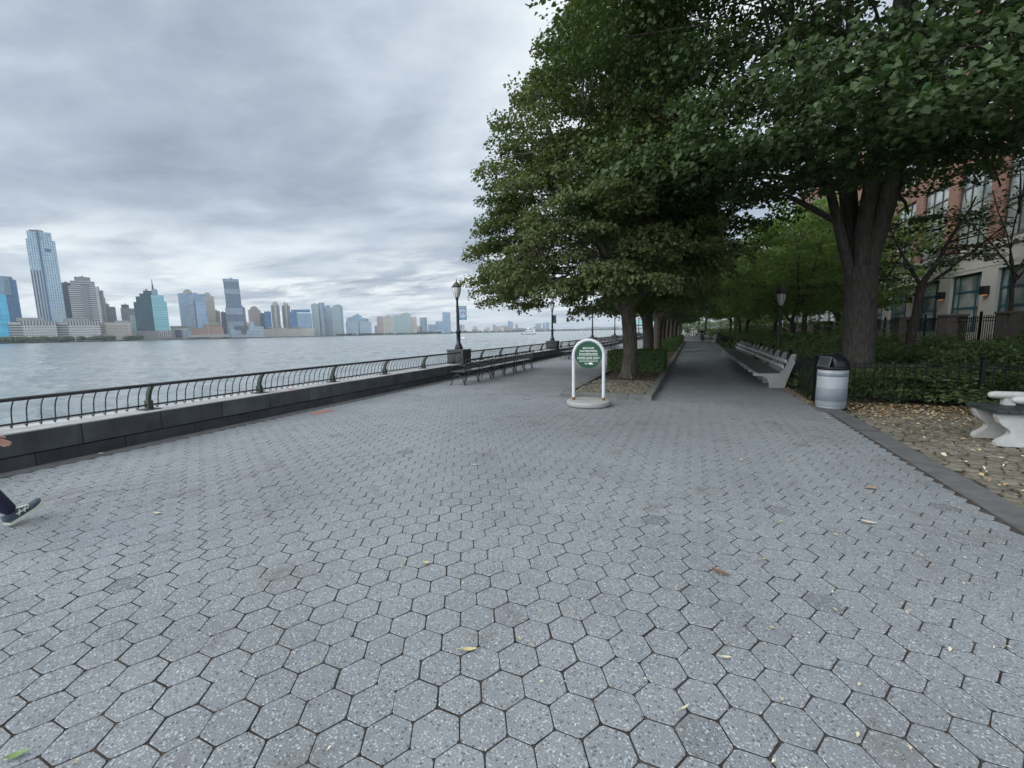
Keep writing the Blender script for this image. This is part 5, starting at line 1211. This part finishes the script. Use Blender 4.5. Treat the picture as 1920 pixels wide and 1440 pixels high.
def person(label, loc, rz, pose, cols, scale=1., hat=None):
    r = thing('person', label, 'person', loc, rz); r.scale = (scale,)*3
    P_ = pose; V3 = lambda a: Vector(a)
    lerp = lambda a, b, f: tuple(V3(a)*(1-f)+V3(b)*f)
    hz = P_['hip']; sh = P_['chest']; hd = P_['head']
    nodes = [(hz, .125)]; edges = []
    c = chain(nodes, edges, 0, [(lerp(hz, sh, .5), .118), (sh, .125), (lerp(sh, hd, .42), .058), (lerp(sh, hd, .62), .054)])
    h1 = chain(nodes, edges, c, [((hd[0], hd[1]+.012, hd[2]-.06), .068), ((hd[0], hd[1], hd[2]+.03), (.078,.092)), ((hd[0], hd[1]-.01, hd[2]+.10), .055)])
    chain(nodes, edges, h1-1, [((hd[0], hd[1]+.10, hd[2]+.005), .016)])            # nose
    for s_ in ('L', 'R'):
        a = P_['arm'+s_]; k = -1 if s_ == 'L' else 1
        w_ = chain(nodes, edges, 2, [(lerp(sh, a[0], .75), .075), (a[0], .06), (lerp(a[0], a[1], .5), .048), (a[1], .040), (lerp(a[1], a[2], .5), .038), (a[2], .026)])
        d = (V3(a[2])-V3(a[1])).normalized(); fw = V3((0, .35, -.2)); d2 = (d+fw*.5).normalized(); sd = V3((0,1,0)) - d*d.y; sd.normalize()
        palm = V3(a[2])+d*.055; pi = chain(nodes, edges, w_, [(tuple(palm), (.022,.036))])
        for q in range(4):
            b = palm + d*.035 + sd*(.028-.019*q); ln = (.036,.041,.039,.030)[q]
            chain(nodes, edges, pi, [(tuple(b), .0098), (tuple(b+d*ln+V3((-k*.010,0,0))), .0088), (tuple(b+d*ln*1.7+V3((-k*.028,0,0))), .0075)])
        chain(nodes, edges, pi, [(tuple(palm+sd*.034-d*.012), .012), (tuple(palm+sd*.052+d*.018+V3((-k*.012,0,0))), .010), (tuple(palm+sd*.055+d*.045+V3((-k*.022,0,0))), .0085)])
        l = P_['leg'+s_]
        chain(nodes, edges, 0, [(l[0], .085), (lerp(l[0], l[1], .5), .072), (l[1], .055), (lerp(l[1], l[2], .4), .052), (l[2], .036)])
    skin_mesh('body', nodes, edges, SKIN, r)
    # trousers
    n2 = [(hz, .140)]; e2 = []; chain(n2, e2, 0, [(lerp(hz, sh, .28), .135)])
    for s_ in ('L', 'R'):
        l = P_['leg'+s_]; chain(n2, e2, 0, [(l[0], .102), (lerp(l[0], l[1], .5), .088), (l[1], .070), (lerp(l[1], l[2], .45), .064), (lerp(l[1], l[2], .80), .058), (lerp(l[1], l[2], 1.0), .055)])
    skin_mesh('trousers', n2, e2, cols[0], r)
    n3 = [(lerp(hz, sh, .12), .150)]; e3 = []; c = chain(n3, e3, 0, [(lerp(hz, sh, .5), .145), (sh, .148), (lerp(sh, hd, .36), .072)])
    for s_ in ('L', 'R'):
        a = P_['arm'+s_]; chain(n3, e3, 2, [(lerp(sh, a[0], .75), .095), (a[0], .078), (lerp(a[0], a[1], .5), .062), (a[1], .054), (lerp(a[1], a[2], .5), .050), (lerp(a[1], a[2], .88), .043)])
    skin_mesh('jacket', n3, e3, cols[1], r)
    mb = MB(); mb.ball((hd[0], hd[1]-.018, hd[2]+.055), .094, .112, .098, 14, 9); mb.build('hat' if hat else 'hair', hat or HAIR, r)
    mb = MB()
    for k in (-1, 1): mb.ball((hd[0]+k*.032, hd[1]+.082, hd[2]+.02), .012, .009, .010, 8, 6)
    mb.build('eye', HAIR, r)
    for s_ in ('L', 'R'):
        l = P_['leg'+s_]; ank = V3(l[2]); fd = V3(l[3]).normalized(); up = V3((1,0,0)).cross(fd)
        if up.z < 0: up = -up
        sd = fd.cross(up)
        heel = ank - up*.085 - fd*.065
        prof = [(-.005,.040,.036,.075),(.03,.045,.040,.082),(.075,.045,.042,.078),(.13,.044,.046,.060),(.19,.042,.050,.045),(.245,.035,.046,.036),(.275,.022,.030,.030)]
        mb = MB(); so = MB(); vs = []; vb = []; nn = 10
        for (f, zb, hw, hh) in prof:
            spring = max(0, f-.19)*.22
            for k in range(nn):
                a = math.pi*k/(nn-1); vs.append(tuple(heel + fd*f + sd*(hw*math.cos(a)) + up*(.022+spring+hh*math.sin(a)**.8)))
            for (sx, sz) in ((1.08,.026),(1.12,.0),(-1.12,.0),(-1.08,.026)): vb.append(tuple(heel + fd*(f*1.03-.004) + sd*hw*sx + up*(sz+spring)))
        m = len(prof); fs = []
        for i in range(m-1):
            for k in range(nn-1): a = i*nn+k; fs.append((a, a+1, a+nn+1, a+nn))
        fs += [tuple(range(nn)), tuple(range((m-1)*nn+nn-1, (m-1)*nn-1, -1))]; mb.add(vs, fs, True)
        fs = []
        for i in range(m-1):
            for k in range(4): a = i*4+k; b = i*4+(k+1) % 4; fs.append((a, b, b+4, a+4))
        fs += [(0,1,2,3), ((m-1)*4+3,(m-1)*4+2,(m-1)*4+1,(m-1)*4)]; so.add(vb, fs)
        shoe = mb.build('shoe', cols[2], r); so.build('sole', cols[3], shoe)
        st = MB()
        for side in (-1, 1):
            for q0, q1 in (((.07,.03),(.10,.075)),((.115,.028),(.135,.062)),((.06,.055),(.16,.045))):
                for_ = []
                A = heel + fd*q0[0] + sd*side*.047 + up*(.018+q0[1]); Bp = heel + fd*q1[0] + sd*side*.040 + up*(.018+q1[1])
                st.tube([A, (A+Bp)/2+sd*side*.004, Bp], .0055, 5)
        for q in range(4): p_ = heel + fd*(.115+.022*q) + up*(.095-.010*q); st.tube([p_-sd*.022, p_+up*.004, p_+sd*.022], .004, 5)
        st.build('trim', cols[4], shoe)
    return r
DENIM = M('navy trousers', (.022,.022,.055), .85, .2, 14, .2, 120); JEANS = M('blue jeans', (.06,.085,.16), .85, .2, 14, .2, 120); NAVYJ = M('dark jacket', (.016,.016,.026), .7, .2, 10, .2, 60); GREYJ = M('grey jacket', (.16,.16,.17), .8, .15, 10)
SHOEU = M('blue grey running shoe mesh', (.055,.075,.10), .75, .3, 30, .3, 200); SOLE = M('pale shoe sole', (.62,.64,.55), .7, .08, 20); TRIMW = M('pale shoe trim', (.66,.66,.58), .6, .05, 20); WSHOE = M('white shoe', (.6,.6,.6), .6, .1, 20); CAP = M('pale cap', (.55,.50,.42), .8, .1, 20)
walk = dict(hip=(0,0,.95), chest=(0,.03,1.37), head=(0,.07,1.66),
    armL=((-.19,.03,1.40),(-.21,.23,1.10),(-.07,.465,.84)), armR=((.19,.02,1.40),(.24,-.12,1.13),(.23,-.20,.88)),
    legR=((.10,.01,.88),(.10,.24,.50),(.10,.435,.125),(0,.93,.33)), legL=((-.10,-.01,.88),(-.10,.0,.47),(-.10,-.34,.20),(0,.75,-.66)))
person('person stepping into view beside the river wall, navy trousers and blue grey running shoes', (-5.72,1.10,.0), R(18), walk, (DENIM,NAVYJ,SHOEU,SOLE,TRIMW))
walk2 = dict(hip=(0,0,.94), chest=(0,.02,1.36), head=(0,.05,1.64), armL=((-.19,.02,1.39),(-.24,-.04,1.10),(-.22,.06,.86)), armR=((.19,.02,1.39),(.24,-.04,1.10),(.22,.06,.86)),
    legR=((.09,.01,.87),(.09,.12,.48),(.09,.16,.09),(0,1,.05)), legL=((-.09,-.01,.87),(-.09,.02,.47),(-.09,-.16,.12),(0,.95,-.25)))
person('person walking away down the shaded path in a dark jacket, blue jeans and pale cap', (1.06,54.4,0), R(3), walk2, (JEANS,NAVYJ,WSHOE,WSHOE,WSHOE), 1.0, CAP)
sit = dict(hip=(0,0,.52), chest=(0,-.02,.95), head=(0,.03,1.24), armL=((-.19,-.01,.97),(-.24,.05,.70),(-.15,.26,.62)), armR=((.19,-.01,.97),(.24,.05,.70),(.15,.26,.62)),
    legR=((.10,.05,.52),(.11,.45,.50),(.11,.46,.09),(0,1,0)), legL=((-.10,.05,.52),(-.11,.45,.50),(-.11,.46,.09),(0,1,0)))
TZ = .48
mb = MB(); mb.box(-6.5,3.6,64.9,140,-.05,TZ-.02); o = mb.build('far_terrace', M('terrace paving', (.13,.13,.12), .85), None); tag(o, kind='structure')
lw = thing('low_wall', 'low grey stone wall closing the far end of the path', 'wall', (0,64.6,0)); mb = MB(); mb.box(-1.4,1.25,-.02,.26,-.02,.50); mb.build('wall', KERB, lw, bevel=.01); mb = MB(); mb.box(-1.45,1.30,-.06,.30,.502,.57); mb.build('coping', KERB, lw, bevel=.01)
WCH = M('white garden chair paint', (.68,.68,.66), .5, .05, 5)
def chair(label, x, y, rz):
    c = thing('garden_chair', label, 'chair', (x,y,TZ), rz, 'white chairs past the low wall')
    mb = MB(); mb.box(-.24,.24,-.24,.24,.42,.46); mb.build('seat', WCH, c)
    mb = MB()
    for k in range(5): mb.prism([(-.26,.48),(-.24,.48),(-.30,.95),(-.32,.95)], -.22+.1*k, -.16+.1*k)
    mb.build('backrest', WCH, c)
    for sx in (-.21,.21):
        for sy in (-.21,.21): mb = MB(); mb.tube([(sx,sy,0),(sx,sy,.43)], .022, 6); mb.build('leg', WCH, c)
chair('white garden chair past the low wall, the empty one beside the table', -.95, 67.2, .5); chair('white garden chair past the low wall with a grey clad person on it', -.25, 67.6, 2.4); chair('white garden chair past the low wall with a dark clad person on it', .55, 67.8, 1.2)
tb = thing('garden_table', 'small white round table among the white chairs past the low wall', 'table', (.0,66.9,TZ)); mb = MB(); mb.lathe([(.40,.70),(.42,.72),(.40,.74)], 24); mb.build('tabletop', WCH, tb); mb = MB(); mb.lathe([(.22,0),(.05,.04),(.04,.70)], 12); mb.build('leg', WCH, tb)
person('seated person in a grey jacket on a white chair past the low wall', (-.25,67.6,TZ-.04), R(60), sit, (JEANS,GREYJ,WSHOE,WSHOE,WSHOE))
person('seated person in dark clothes on a white chair past the low wall', (.55,67.8,TZ-.04), R(-20), sit, (DENIM,NAVYJ,WSHOE,WSHOE,WSHOE))
# pavilion at the far bend of the promenade
pv = thing('pavilion', 'far open pavilion with pale green hipped roof at the river edge', 'pavilion', (-11.6,104,0))
GRN = M('pale green copper roof', (.20,.36,.34), .7, .1, 2); mb = MB(); a = 2.6; mb.add([(-a,-a,2.7),(a,-a,2.7),(a,a,2.7),(-a,a,2.7),(-.5,-.5,3.9),(.5,-.5,3.9),(.5,.5,3.9),(-.5,.5,3.9)], [(0,1,5,4),(1,2,6,5),(2,3,7,6),(3,0,4,7),(4,5,6,7),(3,2,1,0)]); mb.build('roof', GRN, pv)
for sx in (-2.2,2.2):
    for sy in (-2.2,2.2): mb = MB(); mb.tube([(sx,sy,0),(sx,sy,2.72)], .11, 10); mb.build('post', GRN, pv)
mb = MB(); mb.box(-2.2,2.2,-2.25,-2.15,.9,1.0); mb.box(-2.2,2.2,2.15,2.25,.9,1.0); mb.box(-2.35,2.35,-2.3,-2.1,2.45,2.7); mb.build('rail', GRN, pv)
mb = MB(); mb.box(-20,-8.2,97,140,-2.0,.0); o = mb.build('far_promenade', M('far promenade stone', (.15,.15,.15), .85), None); tag(o, kind='structure')

# ------------------------------------------------------------------ fallen leaves
DRY = [M('straw dry leaf', (.42,.34,.17), .7, .2, 30), M('tan dry leaf', (.34,.215,.105), .75, .2, 30), M('brown dry leaf', (.17,.095,.05), .8, .2, 30), M('cream dry bract', (.56,.50,.36), .7, .15, 30), M('green fallen leaf', (.17,.26,.08), .6, .2, 30), M('yellow fallen leaf', (.50,.44,.22), .6, .2, 30)]
def one_leaf(label, x, y, L_, W_, mt, rz, curl=.35):
    n = 9; vs = []; 
    for i in range(n):
        f = i/(n-1); hw = W_*.5*math.sin(math.pi*min(1, f*.93+.03))**.8*(1-.3*f); z = .010+curl*L_*.18*(2*f-1)**2
        for k in (-1, 0, 1): vs.append((L_*(f-.5), hw*k, z+(curl*.25*W_ if k else 0)))
    fs = []
    for i in range(n-1):
        for k in range(2): a = i*3+k; fs.append((a, a+3, a+4, a+1))
    mb = MB(); mb.add(vs, fs, True); mb.tube([(-L_*.5,0,.012+curl*L_*.18),(-L_*.78,.004,.010)], .0012, 4)
    o = mb.build('fallen_leaf', DRY[mt]); o.location = (x,y,.004); o.rotation_euler = (0,0,rz); tag(o, label, 'leaf', 'fallen leaves on the paving'); return o
FL_ = [(-1.05,1.77,.085,.03,5,.4,'yellow curled leaf in a joint near the lower middle of the paving'),(.02,1.83,.06,.012,3,.9,'thin cream sickle shaped leaf on the paving close to the camera'),(1.44,4.33,.10,.045,3,-.3,'pale cream leaf lying alone on the paving before the border strip'),(1.75,5.29,.11,.06,1,.1,'tan brown leaf on the paving beyond the pale cream one'),
 (-2.52,4.56,.06,.03,3,.6,'small cream leaf on the open paving in line with the round sign'),(-2.50,.57,.075,.035,4,.9,'fresh green leaf at the lower corner of the paving'),(-1.76,2.40,.05,.035,5,.2,'small yellow leaf on the paving above the curled yellow one'),(-4.74,2.18,.08,.04,3,.3,'cream leaf on the paving toward the walking shoe'),
 (-8.06,3.12,.10,.05,3,.2,'pale leaf on the dark strip along the foot of the river wall'),(2.32,9.18,.09,.05,3,.1,'pale leaf on the paving in front of the litter bin'),(-1.94,6.95,.07,.03,3,.5,'cream leaf on the paving between camera and round sign'),(.70,14.7,.09,.05,3,.7,'pale leaf lying on the dark shaded path'),(.23,3.05,.12,.05,2,-.4,'brown curled leaf by the sunken dark pavers'),(.21,2.22,.055,.02,3,.3,'narrow cream leaf a little above the sickle shaped one'),(.62,5.9,.06,.03,3,1.0,'tiny pale leaf halfway to the path'),(.02,12.9,.08,.045,5,.2,'yellowish leaf on the near end of the shaded path')]
for (x, y, l_, w_, m_, rz, lb) in FL_: one_leaf(lb, x, y, l_, w_, m_, rz)
gg = np.random.default_rng(90)
def litter(n, fx, fy, z, smin, smax, mats, name, keep=None, flat=.35):
    X = fx(n); Y = fy(n, X); L_ = gg.uniform(smin, smax, n); W_ = L_*gg.uniform(.25,.6,n); a = gg.uniform(0,6.28,n)
    if keep is not None: k = keep(X, Y); X, Y, L_, W_, a = X[k], Y[k], L_[k], W_[k], a[k]; 
    n = len(X); d = np.stack([np.cos(a),np.sin(a),gg.normal(0,flat,n)],1); b = np.stack([-np.sin(a),np.cos(a),gg.normal(0,flat,n)],1)
    P = np.stack([X,Y,z+gg.uniform(.004,.02,n)],1); up = np.array([0,0,1.])
    V = np.stack([P-d*L_[:,None]*.5, P+b*W_[:,None]*.5+up*.006, P+d*L_[:,None]*.5, P-b*W_[:,None]*.5+up*.006],1)
    V[:,:,2] = np.maximum(V[:,:,2], z+.003)
    o = obj(name, arr_mesh(name, V.reshape(-1,3), np.arange(n)[:,None]*4+np.arange(4), mats, mi=gg.integers(0, len(mats), n))); tag(o, kind='stuff')
D3 = [DRY[0],DRY[1],DRY[2],DRY[1],DRY[3]]
litter(5200, lambda n: gg.uniform(2.95,8.5,n), lambda n, X: 11.25-np.abs(gg.normal(0,1.1,n)), -.005, .025, .075, D3, 'leaf_litter', lambda X, Y: Y > 5)
litter(800, lambda n: gg.uniform(2.9,7,n), lambda n, X: gg.uniform(2.5,10,n), -.005, .03, .08, [DRY[3],DRY[0],DRY[1]], 'leaf_litter')
litter(900, lambda n: 2.50-np.abs(gg.normal(0,.11,n)), lambda n, X: 10.7+np.abs(gg.normal(0,7,n)), .005, .025, .07, [DRY[1],DRY[2],DRY[0]], 'leaf_litter', lambda X, Y: Y < 40)
litter(500, lambda n: gg.uniform(2.62,3.4,n), lambda n, X: 11.4+np.abs(gg.normal(0,6,n)), -.03, .03, .08, D3, 'leaf_litter')
litter(260, lambda n: gg.uniform(-7.8,2.4,n), lambda n, X: .6+np.abs(gg.normal(0,4,n)), .004, .010, .034, [DRY[3],DRY[3],DRY[0]], 'leaf_litter', lambda X, Y: ((X > -2.5) | (gg.uniform(0,1,len(X)) < .3)) & (Y < 10), .1)
litter(90, lambda n: gg.uniform(-.8,2.4,n), lambda n, X: .8+np.abs(gg.normal(0,1.6,n)), .004, .010, .04, [DRY[3],DRY[3],DRY[0]], 'leaf_litter', None, .1)
litter(130, lambda n: gg.uniform(-.75,2.3,n), lambda n, X: gg.uniform(10.5,30,n), .004, .03, .07, [DRY[3],DRY[0]], 'leaf_litter', None, .15)
litter(260, lambda n: gg.uniform(-2.85,-1.05,n), lambda n, X: gg.uniform(10.5,16.2,n), .10, .02, .06, D3, 'leaf_litter')

# ------------------------------------------------------------------ river haze
if HAZE > 0:
    mb = MB(); mb.box(-14500,6500,-6500,16500,-3.2,300); 
    m, t, out = nt('thin river haze'); v = N(t, 'ShaderNodeVolumePrincipled'); v.inputs['Color'].default_value = (.80,.88,.97,1); v.inputs['Density'].default_value = HAZE; v.inputs['Anisotropy'].default_value = .1
    L(t, v.outputs[0], out.inputs['Volume']); o = mb.build('haze', m); tag(o, kind='stuff')
